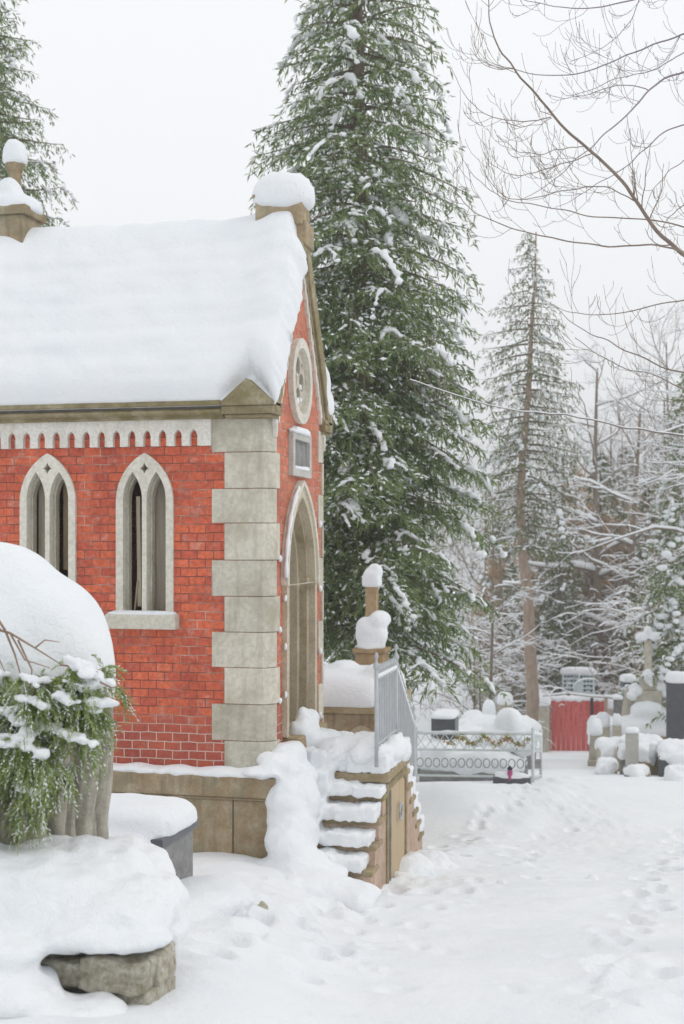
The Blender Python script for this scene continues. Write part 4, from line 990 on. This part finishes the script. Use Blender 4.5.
kerb_grave(640, 744, 26, 44, 'wide snow-covered grave in front of the tall stone cross', 'tan', dp=.9, snow=.22)
kerb_grave(629, 750, 24.5, 18, 'upright grey grave block with snow on top near the path', 'greystone', dp=.3, snow=.14)
kerb_grave(607, 765, 25, 20, 'small snowy kerb stone nearest the path below the red gate', 'plinth', dp=.5, snow=.15)
kerb_grave(655, 752, 24.5, 9, 'short mossy post of a grave kerb with snow cap', 'cornice', dp=.2, snow=.2)
kerb_grave(637, 772, 23.5, 17, 'leaning kerb fragment under a round snow cap beside the path', 'plinth', dp=.4, snow=.16, rz=R(-30))
kerb_grave(676, 752, 24, 34, 'dark-edged grave slab under smooth snow at the right edge', 'darkgranite', dp=1.0, snow=.2)
kerb_grave(680, 774, 22.5, 26, 'brown kerb stone with snow at the right edge nearest the viewer', 'plinth', dp=.5, snow=.17)
headstone(603, 722, 745, 30, 13, .25, 'palestone', 'round snow-plastered gravestone just right of the red gate', 'round', snow=.25)
headstone(596, 730, 752, 28, 12, .3, 'palestone', 'low egg-shaped snow-covered stone before the red gate', 'round', snow=.25)
headstone(632, 731, 752, 24.2, 13, .14, 'marble', 'short grey-white marble headstone standing among the kerbs in front of the stone cross', snow=.08)
headstone(617, 716, 744, 28.5, 9, .14, 'palestone', 'thin pale pointed headstone right of the egg-shaped snowy stone', 'point', snow=.06)
mound_grave(670, 745, 31, 1.5, 1.5, .8, 'large snow heap behind the dark gravestone at the right edge')
mound_grave(625, 738, 34, 1.8, 1.4, .8, 'sloping snow heap between red gate and stone cross')

# ============================================================ TREES
def conifer(name, label, base, H, rfun, nbr, seed, mat='needles', z0=.1, droop=.35, up=.15, twig=.5, sp=.11, snowy=.15, clumps=40, trunk_r=.22, group=None, zmax=1.0, dens=1.0, cat='tree', lump=.09, wd=.26, path=None, tmat='bark', vox=0, topgap=0, mults=3):
    rng = np.random.default_rng(seed); r_ = random.Random(seed); base = np.asarray(base, float)
    o = thing(name, label, cat, base, group)
    tp = path if path is not None else [base+np.array([.03*H*.1*math.sin(t*5), .02*math.cos(t*4), H*t]) for t in np.linspace(-.02, 1, 14)]
    build('trunk', MB().tube(tp, [trunk_r*(1-.95*max(0, t))+.01 for t in np.linspace(0, 1, len(tp))], 9), M[tmat], o, smooth=True)
    lb = MB(); B, D, L, W = [], [], [], []; SB, SD, SL, SW = [], [], [], []; sn = MB()
    ga = 2.399963
    for i in range(nbr):
        t = z0+(zmax-z0)*((i+r_.random())/nbr); z = H*t; Rm = rfun(t)
        if Rm <= .05: continue
        az = i*ga+r_.gauss(0, .3); Lb = Rm*r_.uniform(.72, 1.10)
        h = np.array([math.cos(az), math.sin(az), 0]); m = 8; tt = np.linspace(0, 1, m)
        upk = up*r_.uniform(.5, 1.5)*(1+1.5*max(0, t-.6)); drp = droop*r_.uniform(.7, 1.3)
        pts = base+np.array([0, 0, z])+h[None]*Lb*tt[:, None]; pts[:, 2] += Lb*(upk*tt-drp*tt**2+.10*tt**5)
        lb.tube(pts, np.linspace(.012+.012*Lb, .004, m), 4, cap=False)
        side = np.array([-h[1], h[0], 0]); nt_ = max(4, int(Lb/.085*dens*(1-topgap*t)))
        for k in range(nt_):
            q = (k+.5)/nt_; q = .12+.88*q; j = min(m-2, int(q*(m-1))); f_ = q*(m-1)-j
            p0 = pts[j]*(1-f_)+pts[j+1]*f_; sg = 1 if k % 2 else -1
            tl = min(.75, twig*Lb)*(1.05-q*.75)*r_.uniform(.6, 1.2)+.08
            dv = h*.55+side*sg*.85; dv[2] = -.12-.25*r_.random(); dv /= np.linalg.norm(dv)
            ns = max(3, int(tl/.045*dens)); a_ = (np.arange(ns)+rng.random(ns))/ns
            pp = p0+dv*tl*a_[:, None]; pp[:, 2] -= .45*tl*a_**2
            for mult in range(mults+(1 if mults == 2 and t < .42 else 0)):
                B.append(pp+rng.normal(size=(ns, 3))*.012); dd = dv[None]*.55+rng.normal(size=(ns, 3))*.42; dd[:, 2] -= .42; D.append(dd)
                L.append(sp*rng.uniform(.6, 1.25, ns)); W.append(sp*wd*rng.uniform(.7, 1.2, ns))
            sm = rng.random(ns) < snowy*1.8
            if sm.any():
                ps_ = pp[sm]+np.array([0, 0, .02])+rng.normal(size=(int(sm.sum()), 3))*.012; n2 = len(ps_); SB.append(ps_); d2 = dv[None]+rng.normal(size=(n2, 3))*.5; d2[:, 2] *= .4; d2[:, 2] -= .25; SD.append(d2); SL.append(np.full(n2, sp*.75)*rng.uniform(.5, 1.3, n2)); SW.append(np.full(n2, sp*.22)*rng.uniform(.6, 1.5, n2))
            if r_.random() < clumps*(.004 if tl > .1 else 0)*(1.4-t):
                nn_ = r_.randint(3, 7); s0_ = r_.uniform(.3, .8)*lump*(1.3 if r_.random() < .2 else .8); f0 = r_.uniform(0, .4)
                dq = dv*.7+h*.3
                for u in range(nn_):
                    s = s0_*r_.uniform(.6, 1.1); f2 = f0+u*s0_*1.1/tl; pq = p0+dq*tl*f2+np.array([r_.gauss(0, .015), r_.gauss(0, .015), 0]); pq[2] += .02-.55*tl*f2**2
                    sn.lump(pq, s, (1.15, 1.15, .75), .6, r_.randint(0, 9999), 7, 5)
    build('branches', lb, M['bark'], o)
    v = rhombs(np.concatenate(B), np.concatenate(D), np.concatenate(L), np.concatenate(W), rng, .12)-base
    link('needles', fast_mesh('needles', v, len(v)//4), M[mat], o)
    v = rhombs(np.concatenate(SB), np.concatenate(SD), np.concatenate(SL), np.concatenate(SW), rng)-base
    link('snow_dusting', fast_mesh('snow_dusting', v, len(v)//4), M['snow'], o)
    if sn.n: build('snow_clumps', remesh(sn, vox, 2, .5) if vox else sn, M['snow'], o, smooth=True)
    print(name, sum(len(b) for b in B)); return o

# the big fir right behind the chapel
DT = 18.5
cb = on(358, DT)
def rbig(t):        # t over 16 m
    z = t*17.5
    return float(np.interp(z, [0, 1.5, 2.5, 3.5, 5.0, 7.0, 8.5, 10.5, 12.5, 15.5, 17.5], [1.4, 1.6, 1.85, 1.85, 1.78, 1.68, 1.55, 1.22, .92, .4, .1]))
conifer('fir_tree', 'tall dense green fir dusted with snow rising right behind the chapel', cb, 17.5, rbig, 400, 5, z0=.125, droop=.50, up=.2, sp=.135, snowy=.26, clumps=105, trunk_r=.17, dens=1.0, lump=.075, zmax=.97, wd=.18, vox=.026, topgap=.6, mults=2)
# fir beyond the roof on the left
cl_ = on(-30, 21)
conifer('fir_tree', 'dark fir with snowy layered boughs beyond the roof at the left edge', cl_, 14.5, lambda t: float(np.interp(t, [0, .5, .75, 1], [2.4, 1.75, 1.35, .35])), 230, 15, z0=.42, droop=.25, up=.10, sp=.10, snowy=.22, clumps=50, trunk_r=.2, lump=.07, dens=.8, wd=.22)
# slim spruce with a long bare trunk
pb = on(528, 31)
tk = [(533, 700), (530, 650), (528, 600), (522, 550), (520, 500), (523, 450), (528, 400), (530, 360), (532, 320), (535, 285), (536, 232)]
tp_ = np.array([pb+np.array([0, 0, -.2])]+[P(x, y, 31) for x, y in tk])
conifer('spruce_tree', 'slim spruce with bare pinkish-brown trunk and sparse drooping top left of the red gate', pb, tp_[-1][2]-pb[2], lambda t: float(np.interp(t, [0, .35, .5, .8, .92, 1], [.8, 1.2, 1.35, 1.15, .55, .08])), 105, 25, 'needles_far', z0=.40, droop=.22, up=.0, sp=.13, snowy=.25, clumps=40, trunk_r=.16, dens=.72, mults=2, lump=.09, path=tp_, tmat='bark_pine', wd=.2)
# evergreens of the wood
c5 = on(692, 30)
conifer('spruce_tree', 'green spruce with snowy boughs at the right edge behind the dark gravestone', c5, 9.4, lambda t: float(np.interp(t, [0, .3, .7, 1], [1.5, 1.4, 1.0, .1])), 120, 35, 'needles', z0=.1, droop=.4, up=.1, sp=.15, snowy=.35, clumps=70, trunk_r=.14, dens=.6, lump=.14)
WG = 'snowy evergreens in the wood behind the graves'
wl = 'snow-laden evergreen in the wood behind the graves'
proto = None
for i, (px, d, H, s) in enumerate([(560, 46, 7.6, 1), (600, 52, 10.5, 1), (648, 50, 9.0, 1), (512, 44, 6.0, 1), (672, 58, 12.5, 1), (535, 60, 9, 1), (625, 66, 12, 1), (642, 43, 6.5, 1), (575, 54, 8, 1), (665, 47, 8, 1), (618, 57, 8.5, 1), (548, 50, 7, 1), (500, 50, 7.5, 1)]):
    b0 = on(px, d)
    if proto is None:
        proto = conifer('spruce_tree', wl, b0, 8.0, lambda t: float(np.interp(t, [0, .3, .7, 1], [1.9, 1.7, 1.0, .1])), 85, 45, 'needles_far', z0=.06, droop=.4, up=.08, sp=.20, snowy=.25, clumps=60, trunk_r=.13, dens=.5, lump=.15, group=WG); t_ = proto
    else: t_ = copy_tree(proto)
    t_.location = list(map(float, b0)); t_.rotation_euler = (0, 0, i*1.3); k = H/8.0; t_.scale = (k*.92, k*.92, k)

# ---- bare trees
def grow(r_, p, dv, L, rad, lev, out, curl, spread, seg=7, up=.25, wig=.16, kids=5):
    pts = [p.copy()]; d = dv/np.linalg.norm(dv)
    for i in range(seg):
        d = d+np.array([r_.gauss(0, wig), r_.gauss(0, wig), r_.gauss(0, wig)+up*curl*(i/seg)]); d /= np.linalg.norm(d); pts.append(pts[-1]+d*L/seg)
    pts = np.array(pts); out.append((pts, np.linspace(rad, rad*.35, len(pts)), lev))
    if lev > 0:
        for k in range(kids):
            t = .2+.78*(k+r_.random())/kids; j = min(seg-1, int(t*seg)); q = pts[j]+(pts[j+1]-pts[j])*(t*seg-j)
            dd = pts[j+1]-pts[j]; dd /= np.linalg.norm(dd); sd = np.cross(dd, np.array([r_.gauss(0, 1), r_.gauss(0, 1), r_.gauss(0, 1)])); sd /= np.linalg.norm(sd)+1e-9
            nd = dd*.75+sd*spread; nd[2] += .1
            grow(r_, q, nd, L*r_.uniform(.38, .62)*(1.1-t*.4), rad*(1-.6*t)*.55, lev-1, out, curl, spread, max(4, seg-1), up, wig, max(3, kids-1))
    return out
def snow_on(mb, pts, rad, k=1.0, r_=random, p=.85):
    """snow lying along the upper side of a twig"""
    if r_.random() > p or len(pts) < 3: return
    d = np.gradient(pts, axis=0); d /= np.linalg.norm(d, axis=1)[:, None]+1e-9
    flat = 1-np.abs(d[:, 2]); w = rad*1.0*k+.006*k
    w = w*np.clip(flat*1.5-.25, 0, 1)
    if w.max() < .002: return
    q = pts.copy(); q[:, 2] += rad*.6+w*.75
    mb.tube(q, np.maximum(w, .0006), 5)
def bare_tree(name, label, base, H, seed, group=None, lean=(0, 0), trunk_r=.12, mat='bark', tmat='twig', levels=3, nlimb=12, t0=.3, snow=1.0, limbL=.35, curl=.6, spread=.8, cat='tree', kids=5, upd=.5, wig=.16):
    r_ = random.Random(seed); base = np.asarray(base, float); o = thing(name, label, cat, base, group)
    n = 12; tp = np.array([base+np.array([lean[0]*t*H+.05*math.sin(t*6+seed)*H*.1, lean[1]*t*H, H*t]) for t in np.linspace(-.03, 1, n)])
    tr = np.array([trunk_r*(1-.8*max(t, 0)) for t in np.linspace(0, 1, n)])
    build('trunk', MB().tube(tp, tr, 9), M[mat], o, smooth=True)
    lim = []
    for k in range(nlimb):
        t = t0+(1-t0)*(k+r_.random())/nlimb; j = min(n-2, int(t*(n-1))); f_ = t*(n-1)-j; p = tp[j]*(1-f_)+tp[j+1]*f_
        az = k*2.4+r_.gauss(0, .4); dv = np.array([math.cos(az), math.sin(az), upd+r_.gauss(0, .2)])
        grow(r_, p, dv, H*limbL*(1.15-t*.6)*r_.uniform(.7, 1.2), trunk_r*(1-.75*t)*.5, levels-1, lim, curl, spread, 7, .25, wig, kids)
    lm = MB(); sn = MB()
    for pts, rad, lev in lim:
        lm.tube(pts, np.maximum(rad, .0035), 5 if lev > 0 else 4, cap=False)
        if snow: snow_on(sn, pts, np.maximum(rad, .0035), snow, r_)
    build('branches', lm, M[tmat], o, smooth=True)
    if sn.n: build('branch_snow', sn, M['snow'], o, smooth=True)
    return o

# overhanging tree at the right: its trunk stands outside the frame, limbs led through real space
def overhang():
    D = 8.2; base = on(860, D+.3); r_ = random.Random(77)
    o = thing('bare_tree', 'leafless tree reaching its long thin curling branches in from the upper right', 'tree', base)
    tt = [(860, 900), (852, 700), (838, 500), (815, 380), (790, 300), (760, 200), (745, 80), (735, -60)]
    tp = np.array([base]+[P(x, y, D+.3) for x, y in tt[1:]])
    build('trunk', MB().tube(tp, [.15, .13, .11, .09, .075, .06, .045, .03], 10), M['bark'], o, smooth=True)
    limbs = [  # pixel path, start radius mm, depth shift at tip, material, snow
        ([(815, 380), (760, 310), (720, 278), (684, 254), (662, 238), (645, 215), (630, 190), (612, 170), (590, 150), (565, 130), (545, 105), (525, 82), (508, 62), (494, 40), (489, 18), (488, -4)], 23, -.5, 0),
        ([(684, 254), (670, 246), (640, 245), (610, 247), (580, 243), (550, 238), (520, 231), (490, 220), (470, 210), (458, 195), (452, 186)], 9, -.9, 0),
        ([(760, 240), (720, 232), (684, 228), (660, 220), (620, 218), (590, 217), (560, 209), (530, 204), (505, 201), (488, 188), (470, 172), (466, 165)], 8, .5, 0),
        ([(638, 203), (625, 195), (600, 185), (575, 188), (545, 196), (520, 200), (505, 198), (492, 185), (480, 165)], 5.5, -.6, 0),
        ([(594, 153), (575, 160), (550, 168), (530, 174), (512, 176), (495, 168), (483, 152)], 5, .4, 0),
        ([(586, 146), (565, 148), (545, 154), (525, 154), (508, 146), (498, 135)], 4.2, -.4, 0),
        ([(551, 117), (535, 121), (515, 121), (495, 119), (475, 108), (462, 92), (452, 68)], 5, .5, 0),
        ([(552, 118), (540, 125), (520, 127), (500, 122)], 3, .3, 0),
        ([(512, 68), (500, 70), (485, 66), (475, 55), (470, 35)], 3.5, -.4, 0),
        ([(745, 20), (710, 28), (684, 33), (655, 45), (625, 55), (600, 68), (570, 76), (535, 75), (505, 68), (480, 62), (470, 48)], 9, .7, 0),
        ([(745, 60), (710, 68), (684, 71), (665, 78), (648, 90), (635, 108), (612, 128), (590, 148), (570, 165), (545, 188), (520, 200)], 11, -.7, 0),
        ([(648, 90), (630, 84), (605, 88), (585, 96), (562, 99), (545, 93)], 5, .4, 0),
        ([(740, 40), (700, 45), (684, 52), (668, 62), (650, 72), (630, 75), (600, 85), (575, 97), (560, 92)], 6, -.3, 0),
        ([(735, -20), (700, -15), (650, -4), (620, 3), (590, 9), (560, 8), (530, 1), (500, -8)], 9, .4, 0),
        ([(640, -4), (632, 20), (615, 40), (595, 52), (570, 62)], 4, .5, 0),
        ([(765, 110), (720, 118), (684, 124), (662, 132), (645, 150), (625, 168), (600, 182), (580, 196), (555, 208)], 8, .5, 0),
        ([(790, 290), (740, 296), (684, 299), (655, 305), (620, 314), (590, 315), (565, 312), (545, 300)], 8, .9, 0),
        ([(830, 440), (770, 400), (720, 384), (684, 374), (650, 362), (620, 347), (595, 336), (570, 322), (550, 303)], 11, .5, .25),
        ([(835, 470), (760, 430), (710, 402), (684, 390), (655, 374), (624, 369), (597, 354), (575, 338)], 9, -.4, .25),
        ([(838, 500), (780, 455), (720, 441), (684, 436), (650, 431), (624, 428), (595, 420), (568, 416), (535, 412), (506, 410), (470, 400), (440, 390), (410, 380)], 10, .6, .45),
        ([(684, 160), (668, 172), (652, 190), (645, 210)], 4, .2, 0),
        ([(684, 205), (670, 215), (660, 232)], 5, .2, 0),
    ]
    mats = {}
    allsn = MB()
    for li, (px, r0, dsh, snw) in enumerate(limbs):
        n = len(px); d = [D+.3*(1-i/n)+dsh*i/n for i in range(n)]
        if li in (1, 3, 4, 5, 6, 7, 8): # children of the main limb start on it
            d = [D+.3-.5*.5+dsh*.5*i/n for i in range(n)]
        pts = np.array([P(x, y, dd) for (x, y), dd in zip(px, d)])
        # resample smoothly
        t = np.linspace(0, n-1, n*4); sm = np.stack([np.interp(t, range(n), pts[:, a]) for a in range(3)], -1)
        for _ in range(3): sm[1:-1] = (sm[:-2]+sm[1:-1]*2+sm[2:])/4
        rad_k = .72
        sm += np.array([[.012*noise.noise(Vector((li*7, i*.35, a*5))) for a in range(3)] for i in range(len(sm))])
        rad = rad_k*np.linspace(r0, max(2.2, r0*.16), len(sm))/1000
        lm = MB().tube(sm, rad, 7); sub = []
        # side twigs: leave the limb and curl upwards
        nk = int(len(sm)/4.0)
        for k in range(nk):
            j = r_.randint(int(len(sm)*.15), len(sm)-3); q = sm[j]; dd = sm[j+1]-sm[j]; dd /= np.linalg.norm(dd)
            sd = np.cross(dd, np.array([r_.gauss(0, .5), 1, r_.gauss(0, .5)])); sd *= r_.choice([-1, 1])/(np.linalg.norm(sd)+1e-9)
            grow(r_, q, dd*.8+sd*.7, r_.uniform(.12, .55)*(1 if r0 > 5 else .6), max(.0017, rad[j]*.35), 1, sub, 1.2, .7, 8, .45, .12, 3)
        for pts2, rd, lev in sub: lm.tube(pts2, np.maximum(rd, .0013), 5 if lev else 4, cap=False)
        build('branch', lm, M['twig_purple' if li in (9, 10, 11, 12, 13, 14, 15) else 'twig'], o, smooth=True)
        if snw:
            snow_on(allsn, sm, np.maximum(rad, .004), 1.0*snw, r_, 1)
            for pts2, rd, lev in sub: snow_on(allsn, pts2, np.maximum(rd, .002), .6*snw, r_, .6)
    if allsn.n: build('branch_snow', allsn, M['snow'], o, smooth=True)
overhang()

# trunks in the wood that one can tell apart
bare_tree('bare_tree', 'dark straight trunk right behind the notice board', on(597, 47), 13, 101, trunk_r=.19, t0=.25, snow=2.2, nlimb=16)
bare_tree('bare_tree', 'dark trunk leaning slightly between notice board and stone cross', on(627, 44), 11, 102, lean=(.035, 0), trunk_r=.18, t0=.25, snow=2.0, nlimb=15, mat='bark')
bare_tree('bare_tree', 'thick dark short trunk seen just left of the notice board', on(562, 50), 10, 103, trunk_r=.22, t0=.3, snow=2.2, nlimb=14)
G2 = 'bare snow-dusted trees filling the wood behind the graves'; L2 = 'bare snow-dusted tree in the wood behind the graves'
protos = []
for i, (px, d, H) in enumerate([(500, 40, 8.5), (550, 55, 11), (665, 48, 12), (612, 60, 12.5), (645, 70, 13), (690, 60, 14), (486, 56, 10), (700, 42, 10), (575, 82, 14), (655, 60, 10), (540, 75, 11)]):
    b0 = on(px, d)
    if len(protos) < 3:
        t_ = bare_tree('bare_tree', L2, b0, 10, 200+i, G2, trunk_r=.13, t0=.15, snow=1.7, nlimb=15, limbL=.38, kids=6, tmat='twig_brown' if i == 1 else 'twig'); protos.append(t_)
    else: t_ = copy_tree(protos[i % 3])
    t_.location = list(map(float, b0)); t_.rotation_euler = (0, 0, i*1.9); k = H/10.0; t_.scale = (k, k, k)
# snow-laden arching shrubs and small trees in the middle distance
sb = []
arch_labels = 'arching shrub with snow lying along its thin branches before the wood'
for i, (px, d, H) in enumerate([(474, 36, 3.6), (562, 50, 4.2), (612, 46, 4.4), (668, 40, 4.6), (512, 41, 3.4), (695, 36, 5.5), (480, 38, 3.6), (630, 50, 5), (585, 52, 4.5), (675, 43, 5.0)]):
    b0 = on(px, d)
    if len(sb) < 2:
        t_ = bare_tree('snowy_shrub', arch_labels, b0, 4.0, 300+i, 'arching snow-laden shrubs before the wood', trunk_r=.05, t0=.02, snow=1.5, nlimb=17, limbL=.72, curl=-1.1, spread=.9, cat='shrub', kids=6, upd=.9, tmat='twig_brown' if i else 'twig', wig=.14); sb.append(t_)
    else: t_ = copy_tree(sb[i % 2])
    t_.location = list(map(float, b0)); t_.rotation_euler = (0, 0, i*2.3); k = H/4.0; t_.scale = (k, k, k)
sp_ = []
for i, (px, d, H) in enumerate([(585, 51, 7.5), (612, 49, 6.5), (640, 60, 8), (603, 68, 9), (508, 47, 5.5)]):
    b0 = on(px, d)
    if not sp_:
        t_ = bare_tree('beech_sapling', 'young tree still holding dry tan leaves in the wood behind the graves', b0, 7.0, 520, 'brown-leaved saplings in the wood', trunk_r=.06, t0=.12, snow=1.3, nlimb=16, limbL=.36, kids=6, cat='tree', tmat='twig_brown')
        pts = np.array([v.co[:] for v in next(c for c in t_.children if c.name.startswith('branches')).data.vertices]); rg_ = np.random.default_rng(8)
        pts = pts[rg_.integers(0, len(pts), 9000)]+rg_.normal(size=(9000, 3))*.05
        v = rhombs(pts, rg_.normal(size=(9000, 3))+np.array([0, 0, -.5]), np.full(9000, .13)*rg_.uniform(.6, 1.2, 9000), np.full(9000, .065), rg_); link('leaves', fast_mesh('leaves', v, 9000), M['dry'], t_); sp_.append(t_)
    else: t_ = copy_tree(sp_[0])
    t_.location = list(map(float, b0)); t_.rotation_euler = (0, 0, i*1.7); k = H/7.0; t_.scale = (k, k, k)
# larger arching tree right of the spruce with thick snowed limbs
bare_tree('bare_tree', 'spreading tree at the right whose crooked limbs carry thick white snow', on(735, 26), 8.5, 411, trunk_r=.10, t0=.5, snow=1.3, nlimb=16, limbL=.42, curl=-.1, spread=.85, kids=6, upd=.35)
bare_tree('bare_tree', 'slender tree with arching snow-lined limbs between the fir and the pine trunk', on(492, 30), 6.2, 412, trunk_r=.05, t0=.4, snow=1.3, nlimb=12, limbL=.28, curl=-.5, spread=.8, kids=5, upd=.7)
bare_tree('bare_tree', 'tall pale bare tree with a fine crown at the right edge', on(668, 52), 14.8, 413, trunk_r=.13, t0=.45, snow=1.6, nlimb=20, limbL=.3, curl=.8, spread=.7, kids=6, upd=.9)
# far-off wood that reads as one mass
def far_wood():
    rng = np.random.default_rng(55); N = 42000
    d = rng.uniform(95, 150, N); r = rng.uniform(-90, 90, N); X, Y = XY(r, d)
    Hh = 11+3.5*fbm(r*.12, d*.05, 3, 4)+2*vnoise(r*.8, d*.3, 3); z = -7.4+rng.random(N)**1.1*Hh
    B = np.stack([X, Y, z], -1); D = rng.normal(size=(N, 3))*np.array([.35, .35, 1]); v = rhombs(B, D, rng.uniform(1.0, 3.5, N), rng.uniform(.06, .22, N), rng)
    o = link('far_woods', fast_mesh('far_woods', v, N), M['far'], None); o['kind'] = 'stuff'; return o
m, nt, bs = nodes('far wood'); gnode = nt.nodes.new('ShaderNodeNewGeometry')
nt.links.new(ramp(nt, gnode.outputs['Random Per Island'], [(0, (.20, .17, .13)), (.22, (.27, .25, .18)), (.32, (.45, .38, .30)), (.36, (.8, .82, .84)), (1, (.88, .89, .90))]), bs.inputs['Base Color']); bs.inputs['Roughness'].default_value = .9; M['far'] = m
far_wood()

# ============================================================ AIR, SKY, LIGHT, CAMERA
def haze():
    m = bpy.data.materials.new('haze'); m.use_nodes = True; nt = m.node_tree; nt.nodes.clear()
    out = nt.nodes.new('ShaderNodeOutputMaterial'); pv = nt.nodes.new('ShaderNodeVolumePrincipled')
    pv.inputs['Color'].default_value = (.97, .98, 1, 1); pv.inputs['Density'].default_value = HAZE; pv.inputs['Anisotropy'].default_value = 0
    nt.links.new(pv.outputs[0], out.inputs['Volume'])
    b = build('haze', MB().box(-480, 480, -60, 480, -14, 20), m); b['kind'] = 'stuff'
HAZE = .0028
if HAZE: haze()
w = bpy.data.worlds.new('World'); scene.world = w; w.use_nodes = True; nt = w.node_tree; nt.nodes.clear()
out = nt.nodes.new('ShaderNodeOutputWorld'); bg = nt.nodes.new('ShaderNodeBackground'); sk = nt.nodes.new('ShaderNodeTexSky')
sk.sky_type = 'NISHITA'; sk.sun_disc = False; sk.sun_elevation = R(45); sk.sun_rotation = R(80); sk.air_density = 1.0; sk.dust_density = 4
hs = nt.nodes.new('ShaderNodeHueSaturation'); hs.inputs['Saturation'].default_value = .15; nt.links.new(sk.outputs[0], hs.inputs['Color'])
# a closed cloud cover in front of the clear sky
mx = nt.nodes.new('ShaderNodeMix'); mx.data_type = 'RGBA'; mx.inputs[0].default_value = .93; mx.inputs[7].default_value = (9.6, 9.8, 10.0, 1)
nt.links.new(hs.outputs[0], mx.inputs[6]); nt.links.new(mx.outputs[2], bg.inputs['Color']); bg.inputs['Strength'].default_value = .10; nt.links.new(bg.outputs[0], out.inputs['Surface'])
sl = bpy.data.lights.new('sun', 'SUN'); sl.energy = .5; sl.angle = R(25); sl.color = (1, .965, .92)
so = bpy.data.objects.new('sun', sl); COL.objects.link(so); so.rotation_euler = (R(42), 0, R(-125+180) ) ; so.location = (5, -5, 15)
sd = Vector((math.sin(R(80))*math.cos(R(45)), math.cos(R(80))*math.cos(R(45)), math.sin(R(45)))); so.rotation_euler = sd.to_track_quat('Z', 'Y').to_euler()
cam = bpy.data.cameras.new('camera'); co = bpy.data.objects.new('camera', cam); COL.objects.link(co); scene.camera = co
co.location = (0, 0, 0); co.rotation_euler = (R(90), 0, YAW)
cam.sensor_fit = 'VERTICAL'; cam.sensor_height = 36; cam.lens = FP/1024*36; cam.shift_y = (HZ-512)/1024; cam.clip_end = 2000; cam.clip_start = .05
cam.dof.use_dof = True; cam.dof.focus_distance = 9.0; cam.dof.aperture_fstop = 3.0
scene.render.engine = 'CYCLES'; scene.render.resolution_x = 684; scene.render.resolution_y = 1024
scene.view_settings.view_transform = 'Standard'; scene.view_settings.look = 'None'; scene.view_settings.exposure = 0.14; scene.view_settings.gamma = 1
